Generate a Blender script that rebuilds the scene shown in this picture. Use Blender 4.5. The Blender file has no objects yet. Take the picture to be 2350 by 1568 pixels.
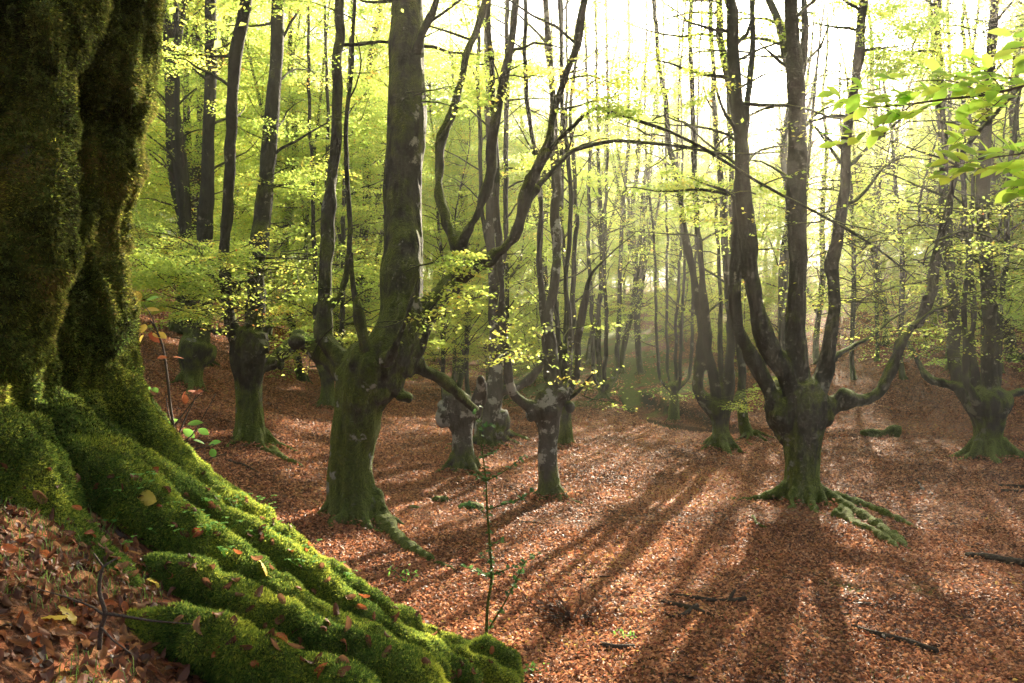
import bpy, math, random
import numpy as np
from mathutils import Vector, Matrix
from mathutils.bvhtree import BVHTree

# ------------------------------------------------------------------ camera, sky, sun, exposure
SC = bpy.context.scene
COL = SC.collection
HC = 3.0                      # eye height above the floor of the hollow
FP = 28.0 / 36.0 * 2350.0     # focal length in units of the picture's working width
cam_d = bpy.data.cameras.new('camera'); cam_d.lens = 28; cam_d.sensor_width = 36
cam_d.clip_start = 0.05; cam_d.clip_end = 600
cam = bpy.data.objects.new('camera', cam_d); COL.objects.link(cam)
cam.location = (0, 0, HC); cam.rotation_euler = (math.radians(90), 0, 0)
SC.camera = cam

SUN_EL, SUN_AZ = math.radians(24.0), math.radians(21.5)     # azimuth measured from +Y towards +X
W = bpy.data.worlds.new('World'); SC.world = W; W.use_nodes = True
nt = W.node_tree; nt.nodes.clear()
sky = nt.nodes.new('ShaderNodeTexSky'); sky.sky_type = 'NISHITA'; sky.sun_disc = False
sky.sun_elevation = SUN_EL; sky.sun_rotation = SUN_AZ; sky.air_density = 1.0; sky.dust_density = 5.0
bg = nt.nodes.new('ShaderNodeBackground'); bg.inputs[1].default_value = 0.05
wo = nt.nodes.new('ShaderNodeOutputWorld')
hz = nt.nodes.new('ShaderNodeHueSaturation'); hz.inputs['Saturation'].default_value = 0.6     # milky morning sky
nt.links.new(sky.outputs[0], hz.inputs['Color']); nt.links.new(hz.outputs[0], bg.inputs[0]); nt.links.new(bg.outputs[0], wo.inputs[0])

sl = bpy.data.lights.new('sun', 'SUN'); sl.energy = 5.0; sl.angle = math.radians(0.6); sl.color = (1.0, 0.86, 0.66)
sun = bpy.data.objects.new('sun', sl); COL.objects.link(sun)
sdir = Vector((math.sin(SUN_AZ) * math.cos(SUN_EL), math.cos(SUN_AZ) * math.cos(SUN_EL), math.sin(SUN_EL)))
sun.rotation_euler = sdir.to_track_quat('Z', 'Y').to_euler(); sun.location = (20, 55, 30)

vs = SC.view_settings; vs.view_transform = 'Standard'; vs.look = 'None'; vs.gamma = 1.0; vs.use_curve_mapping = False
vs.exposure = 2.95
cy = SC.cycles
cy.use_denoising = True; cy.max_bounces = 6; cy.diffuse_bounces = 2; cy.glossy_bounces = 2
cy.transmission_bounces = 5; cy.transparent_max_bounces = 6; cy.volume_bounces = 0
cy.volume_step_rate = 4.0; cy.volume_max_steps = 64; cy.sample_clamp_indirect = 4.0
cy.use_adaptive_sampling = True; cy.adaptive_threshold = 0.02
cy.caustics_reflective = False; cy.caustics_refractive = False

random.seed(7)
RG = np.random.default_rng(11)

# ------------------------------------------------------------------ helpers
def P(px, py, D):
    return np.array([(px - 1175.0) / FP * D, D, HC - (py - 784.0) / FP * D])

def hsh(ix, iy, iz, seed):
    with np.errstate(over='ignore'):
        h = (ix.astype(np.int64) * 374761393 + iy.astype(np.int64) * 668265263 + iz.astype(np.int64) * 2147483647 + seed * 1274126177) & 0xFFFFFFFF
        h = ((h ^ (h >> 13)) * 1274126177) & 0xFFFFFFFF
        h = ((h ^ (h >> 16)) * 2246822519) & 0xFFFFFFFF
        h = h ^ (h >> 15)
    return (h & 0xFFFFFF) / float(0xFFFFFF)

def noise(p, scale=1.0, seed=0):
    """value noise in -1..1 for an (N,3) array"""
    q = np.asarray(p, float) * scale
    i = np.floor(q); f = q - i; f = f * f * (3 - 2 * f); i = i.astype(np.int64)
    r = 0
    for dx in (0, 1):
        for dy in (0, 1):
            for dz in (0, 1):
                w = (f[:, 0] if dx else 1 - f[:, 0]) * (f[:, 1] if dy else 1 - f[:, 1]) * (f[:, 2] if dz else 1 - f[:, 2])
                r = r + w * hsh(i[:, 0] + dx, i[:, 1] + dy, i[:, 2] + dz, seed)
    return r * 2 - 1

def fbm(p, scale=1.0, seed=0, oct=3):
    r = 0; a = 1.0; t = 0
    for k in range(oct):
        r = r + a * noise(p, scale * 2 ** k, seed + k); t += a; a *= 0.5
    return r / t

def link(o, parent=None):
    COL.objects.link(o)
    if parent is not None: o.parent = parent
    return o

def make_mesh(name, v, f, mat, smooth=True, attr=None):
    """v (N,3); f an (M,k) array or a list of such arrays; attr: values per face"""
    me = bpy.data.meshes.new(name)
    fl = f if isinstance(f, list) else [f]
    fl = [np.asarray(a, np.int32) for a in fl if len(a)]
    v = np.asarray(v, np.float32)
    me.vertices.add(len(v)); me.vertices.foreach_set('co', v.ravel())
    idx = np.concatenate([a.ravel() for a in fl]); tot = np.concatenate([np.full(len(a), a.shape[1], np.int32) for a in fl])
    st = np.concatenate([[0], np.cumsum(tot)[:-1]]).astype(np.int32)
    me.loops.add(len(idx)); me.loops.foreach_set('vertex_index', idx)
    me.polygons.add(len(tot)); me.polygons.foreach_set('loop_start', st); me.polygons.foreach_set('loop_total', tot)
    me.polygons.foreach_set('use_smooth', np.full(len(tot), smooth))
    if attr is not None:
        a = me.attributes.new('rnd', 'FLOAT', 'FACE'); a.data.foreach_set('value', np.asarray(attr, np.float32))
    me.update(calc_edges=True)
    if mat is not None: me.materials.append(mat)
    return me

def obj(name, me, parent=None, loc=None):
    o = bpy.data.objects.new(name, me); link(o, parent)
    if loc is not None: o.location = loc
    return o

def tag(o, label, cat, group=None, kind=None):
    if label: o['label'] = label
    if cat: o['category'] = cat
    if group: o['group'] = group
    if kind: o['kind'] = kind
    return o

def empty(name, loc):
    o = bpy.data.objects.new(name, None); o.empty_display_size = 0.3; o.location = loc
    return link(o)

class Acc:
    def __init__(s): s.v = []; s.f = {}; s.n = 0; s.a = {}
    def add(s, v, f, a=None):
        f = np.asarray(f); k = f.shape[1]
        s.v.append(np.asarray(v, np.float32)); s.f.setdefault(k, []).append(f + s.n)
        if a is not None: s.a.setdefault(k, []).append(np.asarray(a))
        s.n += len(v)
    def mesh(s, name, mat, smooth=True, off=None):
        v = np.concatenate(s.v)
        if off is not None: v = v - np.asarray(off)
        fs = [np.concatenate(s.f[k]) for k in s.f]
        at = np.concatenate([np.concatenate(s.a[k]) for k in s.f]) if s.a else None
        return make_mesh(name, v, fs, mat, smooth, at)

def catmull(pts, per):
    """pts (n,4): x y z r -> resampled at about 'per' metres"""
    pts = np.asarray(pts, float)
    if len(pts) == 2: pts = np.array([pts[0], (pts[0] + pts[1]) / 2, pts[1]])
    a = np.vstack([2 * pts[0] - pts[1], pts, 2 * pts[-1] - pts[-2]]); out = []
    for i in range(1, len(a) - 2):
        n = max(1, int(np.linalg.norm(a[i + 1, :3] - a[i, :3]) / per))
        t = (np.arange(n) / n)[:, None]
        p0, p1, p2, p3 = a[i - 1], a[i], a[i + 1], a[i + 2]
        out.append(0.5 * (2 * p1 + (p2 - p0) * t + (2 * p0 - 5 * p1 + 4 * p2 - p3) * t * t + (3 * p1 - p0 - 3 * p2 + p3) * t ** 3))
    out.append(pts[-1:])
    r = np.vstack(out); r[:, 3] = np.maximum(r[:, 3], pts[:, 3].min() * 0.6)
    return r

def tube(acc, path, sides=8, cap=True, per=None):
    """tapered tube along path (n,4); path is resampled first when per is given"""
    p = catmull(path, per) if per else np.asarray(path, float)
    n = len(p); d = np.gradient(p[:, :3], axis=0); d /= np.linalg.norm(d, axis=1)[:, None] + 1e-9
    ref = np.array([0.31, 0.95, 0.05]) if abs(d[0, 1]) < 0.8 else np.array([1.0, 0.1, 0.0])
    u = np.zeros_like(d); u0 = np.cross(d[0], ref); u0 /= np.linalg.norm(u0); u[0] = u0
    for i in range(1, n):
        w = u[i - 1] - d[i] * np.dot(u[i - 1], d[i]); u[i] = w / (np.linalg.norm(w) + 1e-9)
    w = np.cross(d, u)
    a = np.arange(sides) / sides * 2 * math.pi
    v = p[:, None, :3] + p[:, 3][:, None, None] * (np.cos(a)[None, :, None] * u[:, None, :] + np.sin(a)[None, :, None] * w[:, None, :])
    v = v.reshape(-1, 3)
    i = np.arange(n - 1)[:, None] * sides; j = np.arange(sides)[None, :]; k = (j + 1) % sides
    f = np.stack([i + j, i + k, i + sides + k, i + sides + j], -1).reshape(-1, 4)
    acc.add(v, f)
    if cap:
        c = len(v); acc.n -= len(v)
        acc.v[-1] = np.vstack([v, p[0, :3] - d[0] * p[0, 3] * 0.4, p[-1, :3] + d[-1] * p[-1, 3] * 0.6]).astype(np.float32)
        base = acc.n; acc.n += c + 2
        j = np.arange(sides); k = (j + 1) % sides
        t = np.concatenate([np.stack([np.full(sides, c), k, j], -1), np.stack([np.full(sides, c + 1), (n - 1) * sides + j, (n - 1) * sides + k], -1)])
        acc.f.setdefault(3, []).append(t + base)

def ball(acc, c, r, sub=10):
    a = np.linspace(0, math.pi, sub); pts = []
    for t in a: pts.append([c[0], c[1], c[2] + r[2] * math.cos(t), max(1e-3, math.sin(t))])
    n0 = len(acc.v); tube(acc, np.array([[p[0], p[1], p[2], p[3] * r[0]] for p in pts]), 14)
    v = acc.v[n0]; v[:, 1] = c[1] + (v[:, 1] - c[1]) * r[1] / r[0]

def remesh(acc, voxel, smooth_it=4):
    """join all the overlapping tubes into one skin"""
    me = acc.mesh('tmp', None)
    o = bpy.data.objects.new('tmp', me); COL.objects.link(o)
    m = o.modifiers.new('r', 'REMESH'); m.mode = 'VOXEL'; m.voxel_size = voxel
    s = o.modifiers.new('s', 'SMOOTH'); s.iterations = smooth_it; s.factor = 0.5
    dg = bpy.context.evaluated_depsgraph_get(); dg.update()
    e = o.evaluated_get(dg); r = bpy.data.meshes.new_from_object(e)
    bpy.data.objects.remove(o); bpy.data.meshes.remove(me)
    return r

def vn(me):
    n = len(me.vertices); v = np.empty(n * 3, np.float32); me.vertices.foreach_get('co', v)
    q = np.empty(n * 3, np.float32); me.vertices.foreach_get('normal', q)
    return v.reshape(-1, 3).astype(float), q.reshape(-1, 3).astype(float)

def setv(me, v):
    me.vertices.foreach_set('co', v.astype(np.float32).ravel())
    me.polygons.foreach_set('use_smooth', np.full(len(me.polygons), True)); me.update()

# ------------------------------------------------------------------ materials
def mat(name):
    m = bpy.data.materials.new(name); m.use_nodes = True; m.node_tree.nodes.clear()
    return m, m.node_tree.nodes, m.node_tree.links

def ramp(N, stops):
    r = N.new('ShaderNodeValToRGB'); e = r.color_ramp.elements
    while len(e) > 1: e.remove(e[-1])
    e[0].position = stops[0][0]; e[0].color = (*stops[0][1], 1)
    for p, c in stops[1:]:
        x = e.new(p); x.color = (*c, 1)
    return r

def tex_noise(N, L, co, scale, detail=4, rough=0.6):
    t = N.new('ShaderNodeTexNoise'); t.inputs['Scale'].default_value = scale; t.inputs['Detail'].default_value = detail
    t.inputs['Roughness'].default_value = rough; L.new(co, t.inputs['Vector']); return t.outputs['Fac']

def mixc(N, L, fac, a, b):
    m = N.new('ShaderNodeMix'); m.data_type = 'RGBA'
    if isinstance(fac, (int, float)): m.inputs[0].default_value = fac
    else: L.new(fac, m.inputs[0])
    for s, i in ((a, 6), (b, 7)):
        if isinstance(s, tuple): m.inputs[i].default_value = (*s, 1)
        else: L.new(s, m.inputs[i])
    return m.outputs[2]

def math_(N, L, op, a, b=None, clamp=False):
    m = N.new('ShaderNodeMath'); m.operation = op; m.use_clamp = clamp
    for i, s in enumerate((a, b)):
        if s is None: continue
        if isinstance(s, (int, float)): m.inputs[i].default_value = s
        else: L.new(s, m.inputs[i])
    return m.outputs[0]

def maprange(N, L, v, a, b, c=0.0, d=1.0):
    m = N.new('ShaderNodeMapRange'); L.new(v, m.inputs[0])
    for i, x in enumerate((a, b, c, d)): m.inputs[i + 1].default_value = x
    return m.outputs[0]

def leaf_mat(name, stops, trans=0.5, tboost=1.3, rough=0.45, patch=0.0, pscale=0.35, spec=0.35):
    m, N, L = mat(name)
    at = N.new('ShaderNodeAttribute'); at.attribute_name = 'rnd'; fac = at.outputs['Fac']
    if patch > 0:
        g = N.new('ShaderNodeNewGeometry'); n = tex_noise(N, L, g.outputs['Position'], pscale, 3)
        fac = math_(N, L, 'ADD', fac, math_(N, L, 'MULTIPLY', math_(N, L, 'SUBTRACT', n, 0.5), patch), True)
    r = ramp(N, stops); L.new(fac, r.inputs[0])
    b = N.new('ShaderNodeBsdfPrincipled'); b.inputs['Roughness'].default_value = rough
    L.new(r.outputs[0], b.inputs['Base Color']); b.inputs['Specular IOR Level'].default_value = spec
    t = N.new('ShaderNodeBsdfTranslucent')
    hs = N.new('ShaderNodeHueSaturation'); hs.inputs['Value'].default_value = tboost; hs.inputs['Saturation'].default_value = 0.96
    L.new(r.outputs[0], hs.inputs['Color']); L.new(hs.outputs[0], t.inputs['Color'])
    x = N.new('ShaderNodeMixShader'); x.inputs[0].default_value = trans
    L.new(b.outputs[0], x.inputs[1]); L.new(t.outputs[0], x.inputs[2])
    o = N.new('ShaderNodeOutputMaterial'); L.new(x.outputs[0], o.inputs[0])
    return m

GREEN = [(0.0, (0.21, 0.31, 0.05)), (0.35, (0.34, 0.42, 0.07)), (0.62, (0.50, 0.52, 0.085)), (0.84, (0.60, 0.49, 0.08)), (0.93, (0.52, 0.30, 0.05)), (1.0, (0.45, 0.15, 0.04))]
M_LEAF = leaf_mat('beech_leaves', GREEN, 0.66, 1.8, 0.4, 0.8)
M_LEAFNEAR = leaf_mat('fresh_beech_leaf', [(0, (0.18, 0.34, 0.03)), (0.5, (0.34, 0.52, 0.05)), (1, (0.52, 0.62, 0.07))], 0.72, 1.7, 0.55, 0.5, 12.0, 0.2)
LIT = [(0.0, (0.035, 0.018, 0.011)), (0.3, (0.13, 0.045, 0.022)), (0.55, (0.35, 0.14, 0.06)), (0.85, (0.57, 0.29, 0.14)), (0.95, (0.42, 0.10, 0.045)), (1.0, (0.5, 0.33, 0.08))]
M_LITTER = leaf_mat('fallen_leaves', LIT, 0.38, 1.55, 0.55, spec=0.4)
M_HOLLY = leaf_mat('holly_leaf', [(0, (0.03, 0.09, 0.025)), (1, (0.12, 0.24, 0.06))], 0.35, 1.3, 0.5, spec=0.25)
M_YELLEAF = leaf_mat('yellow_leaf', [(0, (0.5, 0.38, 0.06)), (1, (0.6, 0.45, 0.08))], 0.5, 1.2)
M_REDLEAF = leaf_mat('red_leaf', [(0, (0.2, 0.045, 0.015)), (1, (0.36, 0.11, 0.03))], 0.3, 1.3, 0.5, 0.8, 9.0, 0.3)
M_BROWNLEAF = leaf_mat('brown_leaf', [(0, (0.07, 0.028, 0.014)), (1, (0.17, 0.065, 0.028))], 0.4, 1.3, 0.6, 1.0, 9.0, 0.25)
M_TANLEAF = leaf_mat('tan_leaf', [(0, (0.13, 0.058, 0.026)), (1, (0.28, 0.14, 0.062))], 0.4, 1.3, 0.6, 1.0, 9.0, 0.25)
M_GRASS = leaf_mat('grass_blade', [(0, (0.06, 0.12, 0.02)), (1, (0.16, 0.24, 0.05))], 0.4, 1.3)
M_SORREL = leaf_mat('sorrel_leaf', [(0, (0.1, 0.26, 0.04)), (1, (0.2, 0.4, 0.06))], 0.5, 1.4)
M_MOSSTUFT = leaf_mat('moss_fronds', [(0, (0.025, 0.06, 0.014)), (0.45, (0.12, 0.19, 0.03)), (1, (0.48, 0.49, 0.055))], 0.45, 1.5, 0.8, 0.7, 5.0, 0.1)
M_MOSSBROWN = leaf_mat('brown_moss_fronds', [(0, (0.012, 0.012, 0.005)), (0.5, (0.04, 0.048, 0.010)), (0.8, (0.11, 0.125, 0.02)), (1, (0.2, 0.15, 0.045))], 0.35, 1.4, 0.85, 1.3, 6.0, 0.05)

def bark_mat(name, moss=0.45, pale=(0.26, 0.25, 0.22), dark=(0.07, 0.062, 0.05), basez=3.0, green=((0.03, 0.05, 0.01), (0.11, 0.15, 0.02)), bump=0.6, lich=-0.01):
    m, N, L = mat(name)
    tc = N.new('ShaderNodeTexCoord'); co = tc.outputs['Object']
    mp = N.new('ShaderNodeMapping'); mp.inputs['Scale'].default_value = (1, 1, 0.35); L.new(co, mp.inputs[0])
    n1 = tex_noise(N, L, mp.outputs[0], 6, 8, 0.7); n2 = tex_noise(N, L, co, 1.7, 3); n3 = tex_noise(N, L, co, 28, 5, 0.7)
    mp2 = N.new('ShaderNodeMapping'); mp2.inputs['Scale'].default_value = (0.6, 0.6, 5); L.new(co, mp2.inputs[0])
    n4 = tex_noise(N, L, mp2.outputs[0], 9, 4, 0.7)
    base = mixc(N, L, maprange(N, L, n1, 0.35, 0.65), dark, tuple(0.2 * a + 0.8 * b for a, b in zip(pale, dark)))
    n5 = tex_noise(N, L, co, 2.6, 6, 0.62)
    pz0 = N.new('ShaderNodeSeparateXYZ'); L.new(co, pz0.inputs[0])
    spot = maprange(N, L, math_(N, L, 'ADD', n5, math_(N, L, 'ADD', math_(N, L, 'MULTIPLY', n3, 0.12), maprange(N, L, pz0.outputs[2], 0.5, 2.8, lich, lich - 0.06))), 0.63, 0.67)
    spot = math_(N, L, 'MULTIPLY', spot, maprange(N, L, pz0.outputs[2], 0.15, 0.5, 0.0, 1.0))
    base = mixc(N, L, spot, base, pale)
    base = mixc(N, L, math_(N, L, 'MULTIPLY', maprange(N, L, n4, 0.6, 0.7), 0.35), base, dark)
    g = N.new('ShaderNodeNewGeometry'); sp = N.new('ShaderNodeSeparateXYZ'); L.new(g.outputs['Normal'], sp.inputs[0])
    pz = N.new('ShaderNodeSeparateXYZ'); L.new(co, pz.inputs[0])
    low = maprange(N, L, pz.outputs[2], 0.0, basez, 0.32, 0.0)
    hi = maprange(N, L, pz.outputs[2], 5.0, 9.0, 0.0, -0.05)
    a = math_(N, L, 'ADD', math_(N, L, 'MULTIPLY', sp.outputs[2], 0.28), low)
    a = math_(N, L, 'ADD', a, hi)
    a = math_(N, L, 'ADD', a, math_(N, L, 'MULTIPLY', math_(N, L, 'ADD', n1, n2), 0.55))
    mf = maprange(N, L, a, 0.95 - moss, 1.12 - moss)
    mc = mixc(N, L, maprange(N, L, n3, 0.35, 0.65), green[0], green[1])
    mf = math_(N, L, 'MULTIPLY', mf, maprange(N, L, spot, 0.0, 1.0, 1.0, 0.12))
    colr = mixc(N, L, mf, base, mc)
    b = N.new('ShaderNodeBsdfPrincipled'); b.inputs['Roughness'].default_value = 0.85; b.inputs['Specular IOR Level'].default_value = 0.2
    L.new(colr, b.inputs['Base Color'])
    L.new(math_(N, L, 'MULTIPLY', mf, 0.5), b.inputs['Sheen Weight']); b.inputs['Sheen Tint'].default_value = (0.6, 0.7, 0.15, 1); b.inputs['Sheen Roughness'].default_value = 0.4
    h = math_(N, L, 'ADD', math_(N, L, 'MULTIPLY', n1, 1.0), math_(N, L, 'MULTIPLY', n3, 0.9))
    bp = N.new('ShaderNodeBump'); bp.inputs['Strength'].default_value = bump; bp.inputs['Distance'].default_value = 0.1
    L.new(h, bp.inputs['Height']); L.new(bp.outputs[0], b.inputs['Normal'])
    o = N.new('ShaderNodeOutputMaterial'); L.new(b.outputs[0], o.inputs[0])
    return m

M_BARK = bark_mat('mossy_beech_bark', 0.36, (0.20, 0.20, 0.14), (0.024, 0.024, 0.015), 2.0, ((0.016, 0.024, 0.006), (0.09, 0.12, 0.016)), 0.9)
M_BARKMOSS = bark_mat('thick_moss_bark', 0.45, (0.33, 0.33, 0.26), (0.026, 0.025, 0.015), 3.0, ((0.012, 0.018, 0.005), (0.06, 0.085, 0.012)), 0.9, 0.0)
M_BARKPALE = bark_mat('pale_beech_bark', 0.3, lich=0.05, pale=(0.38, 0.37, 0.32), dark=(0.06, 0.053, 0.04), basez=1.2, green=((0.02, 0.028, 0.008), (0.075, 0.095, 0.02)), bump=0.9)
M_BARKFAR = bark_mat('far_beech_bark', 0.36, (0.13, 0.13, 0.09), (0.034, 0.033, 0.022), 2.0, ((0.015, 0.022, 0.006), (0.06, 0.08, 0.015)))
M_GIANT = bark_mat('giant_tree_bark', 0.72, (0.12, 0.1, 0.07), (0.035, 0.028, 0.018), 1.6, ((0.02, 0.03, 0.006), (0.07, 0.10, 0.012)), 0.9)
M_TWIG = bark_mat('twig_bark', -0.2, (0.16, 0.13, 0.1), (0.06, 0.045, 0.035), 0.1)
M_WOOD = bark_mat('dead_wood', -0.3, (0.2, 0.15, 0.1), (0.035, 0.024, 0.016), 0.1)

def ground_mat():
    m, N, L = mat('leaf_covered_ground')
    g = N.new('ShaderNodeNewGeometry'); co = g.outputs['Position']
    vo = N.new('ShaderNodeTexVoronoi'); vo.inputs['Scale'].default_value = 17; L.new(co, vo.inputs['Vector'])
    sc = N.new('ShaderNodeSeparateColor'); L.new(vo.outputs['Color'], sc.inputs[0])
    r = ramp(N, LIT); L.new(sc.outputs[0], r.inputs[0])
    n = tex_noise(N, L, co, 0.5, 4); nf = tex_noise(N, L, co, 30, 3)
    c = mixc(N, L, maprange(N, L, n, 0.38, 0.62, 0, 0.5), r.outputs[0], (0.2, 0.085, 0.045))
    c = mixc(N, L, maprange(N, L, nf, 0.42, 0.66, 0.15, 0.85), c, (0.022, 0.015, 0.011))
    # green moss and turf on the far bank and in patches
    sp = N.new('ShaderNodeSeparateXYZ'); L.new(co, sp.inputs[0])
    far = math_(N, L, 'ADD', maprange(N, L, sp.outputs[1], 32, 40, 0.0, 0.26), maprange(N, L, sp.outputs[0], -6, 1, -0.3, 0.0))
    nx = maprange(N, L, sp.outputs[0], 9, 14, 0.0, -0.26)
    n2 = tex_noise(N, L, co, 0.32, 5, 0.65)
    mf = maprange(N, L, math_(N, L, 'ADD', n2, math_(N, L, 'ADD', far, nx)), 0.62, 0.72)
    n3 = tex_noise(N, L, co, 9, 4)
    c = mixc(N, L, mf, c, mixc(N, L, n3, (0.05, 0.075, 0.015), (0.16, 0.19, 0.04)))
    # bare black soil on the steep stream banks
    sn = N.new('ShaderNodeSeparateXYZ'); L.new(g.outputs['Normal'], sn.inputs[0])
    steep = maprange(N, L, sn.outputs[2], 0.62, 0.85, 1.0, 0.0)
    yy = maprange(N, L, sp.outputs[1], 14, 17, 0.0, 1.0)
    c = mixc(N, L, math_(N, L, 'MULTIPLY', steep, yy), c, (0.03, 0.03, 0.015))
    b = N.new('ShaderNodeBsdfPrincipled'); b.inputs['Roughness'].default_value = 0.9; L.new(c, b.inputs['Base Color'])
    b.inputs['Specular IOR Level'].default_value = 0.08
    bp = N.new('ShaderNodeBump'); bp.inputs['Strength'].default_value = 1.0; bp.inputs['Distance'].default_value = 0.03
    h = math_(N, L, 'ADD', sc.outputs[1], nf); L.new(h, bp.inputs['Height']); L.new(bp.outputs[0], b.inputs['Normal'])
    o = N.new('ShaderNodeOutputMaterial'); L.new(b.outputs[0], o.inputs[0])
    return m
M_GROUND = ground_mat()

def water_mat():
    m, N, L = mat('stream_water'); b = N.new('ShaderNodeBsdfPrincipled')
    b.inputs['Base Color'].default_value = (0.02, 0.02, 0.014, 1); b.inputs['Roughness'].default_value = 0.06
    g = N.new('ShaderNodeNewGeometry'); n = tex_noise(N, L, g.outputs['Position'], 9, 3)
    bp = N.new('ShaderNodeBump'); bp.inputs['Strength'].default_value = 0.4; bp.inputs['Distance'].default_value = 0.02
    L.new(n, bp.inputs['Height']); L.new(bp.outputs[0], b.inputs['Normal'])
    o = N.new('ShaderNodeOutputMaterial'); L.new(b.outputs[0], o.inputs[0]); return m
M_WATER = water_mat()

# ------------------------------------------------------------------ terrain
STREAM = np.array([[9.5, 56], [7.2, 47], [6.0, 41], [5.7, 37], [5.95, 34.5], [6.4, 31.5], [6.6, 28.6], [7.6, 26.8], [9.5, 26.1], [12, 25.7], [14.3, 25.0], [17, 24.2], [21, 23.6], [27, 24]])
SW = np.array([0.05, 0.05, 0.1, 0.45, 0.9, 1.15, 1.15, 1.0, 0.45, 0.3, 0.35, 0.5, 0.5, 0.5])
def stream_dist(x, y):
    best = np.full(x.shape, 1e9); w = np.ones(x.shape)
    for i in range(len(STREAM) - 1):
        a, b = STREAM[i], STREAM[i + 1]; ab = b - a
        t = np.clip(((x - a[0]) * ab[0] + (y - a[1]) * ab[1]) / (ab @ ab), 0, 1)
        d = np.hypot(x - a[0] - t * ab[0], y - a[1] - t * ab[1]); k = d < best
        best = np.where(k, d, best); w = np.where(k, SW[i] + (SW[i + 1] - SW[i]) * t, w)
    return best, w
def sst(a, b, x): t = np.clip((x - a) / (b - a), 0, 1); return t * t * (3 - 2 * t)
def smax(a, b, k=0.25): h = np.clip(0.5 + 0.5 * (a - b) / k, 0, 1); return b + (a - b) * h + k * h * (1 - h)

def H(x, y):
    x = np.asarray(x, float); y = np.asarray(y, float)
    q = np.stack([x, y, 0 * x], -1).reshape(-1, 3)
    bump = (0.10 * fbm(q, 0.45, 3, 3) + 0.025 * fbm(q, 2.2, 9, 2)).reshape(x.shape)
    u = np.maximum(0, -x - 0.5); u2 = np.minimum(u, 22)
    left = 0.08 * u + 0.0165 * u2 * u2 + 0.08 * np.maximum(0, u - 22)
    v = np.maximum(0, (x - 7) * 0.5 + (y - 28) * 0.35); v2 = np.minimum(v, 22)
    right = 0.15 * v + 0.009 * v2 * v2 + 0.06 * np.maximum(0, v - 22)
    right = right * sst(25.5, 31, y + 0.25 * np.maximum(0, x - 14))
    z = left + right + bump * (0.5 + 0.5 * sst(6, 14, np.hypot(x, y)))
    d, w = stream_dist(x, y)
    z = z - (0.62 + 0.0 * w) * (1 - sst(w * 0.75, w * 1.0 + 0.45, d)) * sst(0.2, 0.4, w)
    # the bank the camera and the big mossy tree stand on
    bx = np.where(x > -1.7, 1.22 - 0.62 * x, 1.22 + 0.62 * 1.7 - 0.12 * (x + 1.7))
    bx = np.where(x > 0.3, bx - 0.35 * (x - 0.3), bx)
    b = bx + 0.12 * (4 - y) - 0.85 * np.maximum(0, y - 4.25 + 0.1 * x)
    b = b + 0.3 * bump
    return smax(z, b, 0.5)


def sinhsp(lo, hi, c, n, b):
    t = np.linspace(-1, 1, n); s = np.sinh(b * t) / math.sinh(b)
    return c + np.where(s < 0, s * (c - lo), s * (hi - c))
gx = sinhsp(-110, 110, 0.3, 540, 5.0); gy = np.concatenate([sinhsp(-60, 40, 3.2, 360, 4.3)[:-1], np.linspace(40, 150, 110)])
X, Y = np.meshgrid(gx, gy); Z = H(X, Y)
nx_, ny_ = len(gx), len(gy); ii = np.arange(ny_ - 1)[:, None] * nx_; jj = np.arange(nx_ - 1)[None, :]
GF = np.stack([ii + jj, ii + jj + 1, ii + nx_ + jj + 1, ii + nx_ + jj], -1).reshape(-1, 4)
from bisect import bisect_right
GXL, GYL, ZL = gx.tolist(), gy.tolist(), Z.tolist()
def gz(x, y):
    i = min(max(bisect_right(GXL, x) - 1, 0), nx_ - 2); j = min(max(bisect_right(GYL, y) - 1, 0), ny_ - 2)
    a = (x - GXL[i]) / (GXL[i + 1] - GXL[i]); b = (y - GYL[j]) / (GYL[j + 1] - GYL[j]); r0, r1 = ZL[j], ZL[j + 1]
    return (r0[i] * (1 - a) + r0[i + 1] * a) * (1 - b) + (r1[i] * (1 - a) + r1[i + 1] * a) * b
def gxy(px, py):           # spot on the hollow floor along a line of sight
    D = 5.6
    while D < 70:
        p = P(px, py, D)
        if p[2] <= gz(p[0], p[1]): return p[0], p[1]
        D += .05
    return p[0], p[1]
ground = obj('ground', make_mesh('ground', np.stack([X, Y, Z], -1).reshape(-1, 3), GF, M_GROUND))
tag(ground, 'forest floor carpeted in rust brown fallen beech leaves', None, kind='structure')

def ribbon(name, pts, hw, z, m):
    p = catmull(np.column_stack([pts, np.full(len(pts), z), np.ones(len(pts))]), 0.5)[:, :3]
    d = np.gradient(p, axis=0); d /= np.linalg.norm(d, axis=1)[:, None]; s = np.column_stack([d[:, 1], -d[:, 0], 0 * d[:, 0]])
    v = np.vstack([p - s * hw, p + s * hw]); n = len(p); i = np.arange(n - 1)
    return obj(name, make_mesh(name, v, np.stack([i, i + 1, n + i + 1, n + i], -1), m))
wz = ribbon('stream', STREAM[3:9], 1.2, -0.36, M_WATER)
tag(wz, 'dark shallow forest stream between low banks', None, kind='structure')

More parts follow.
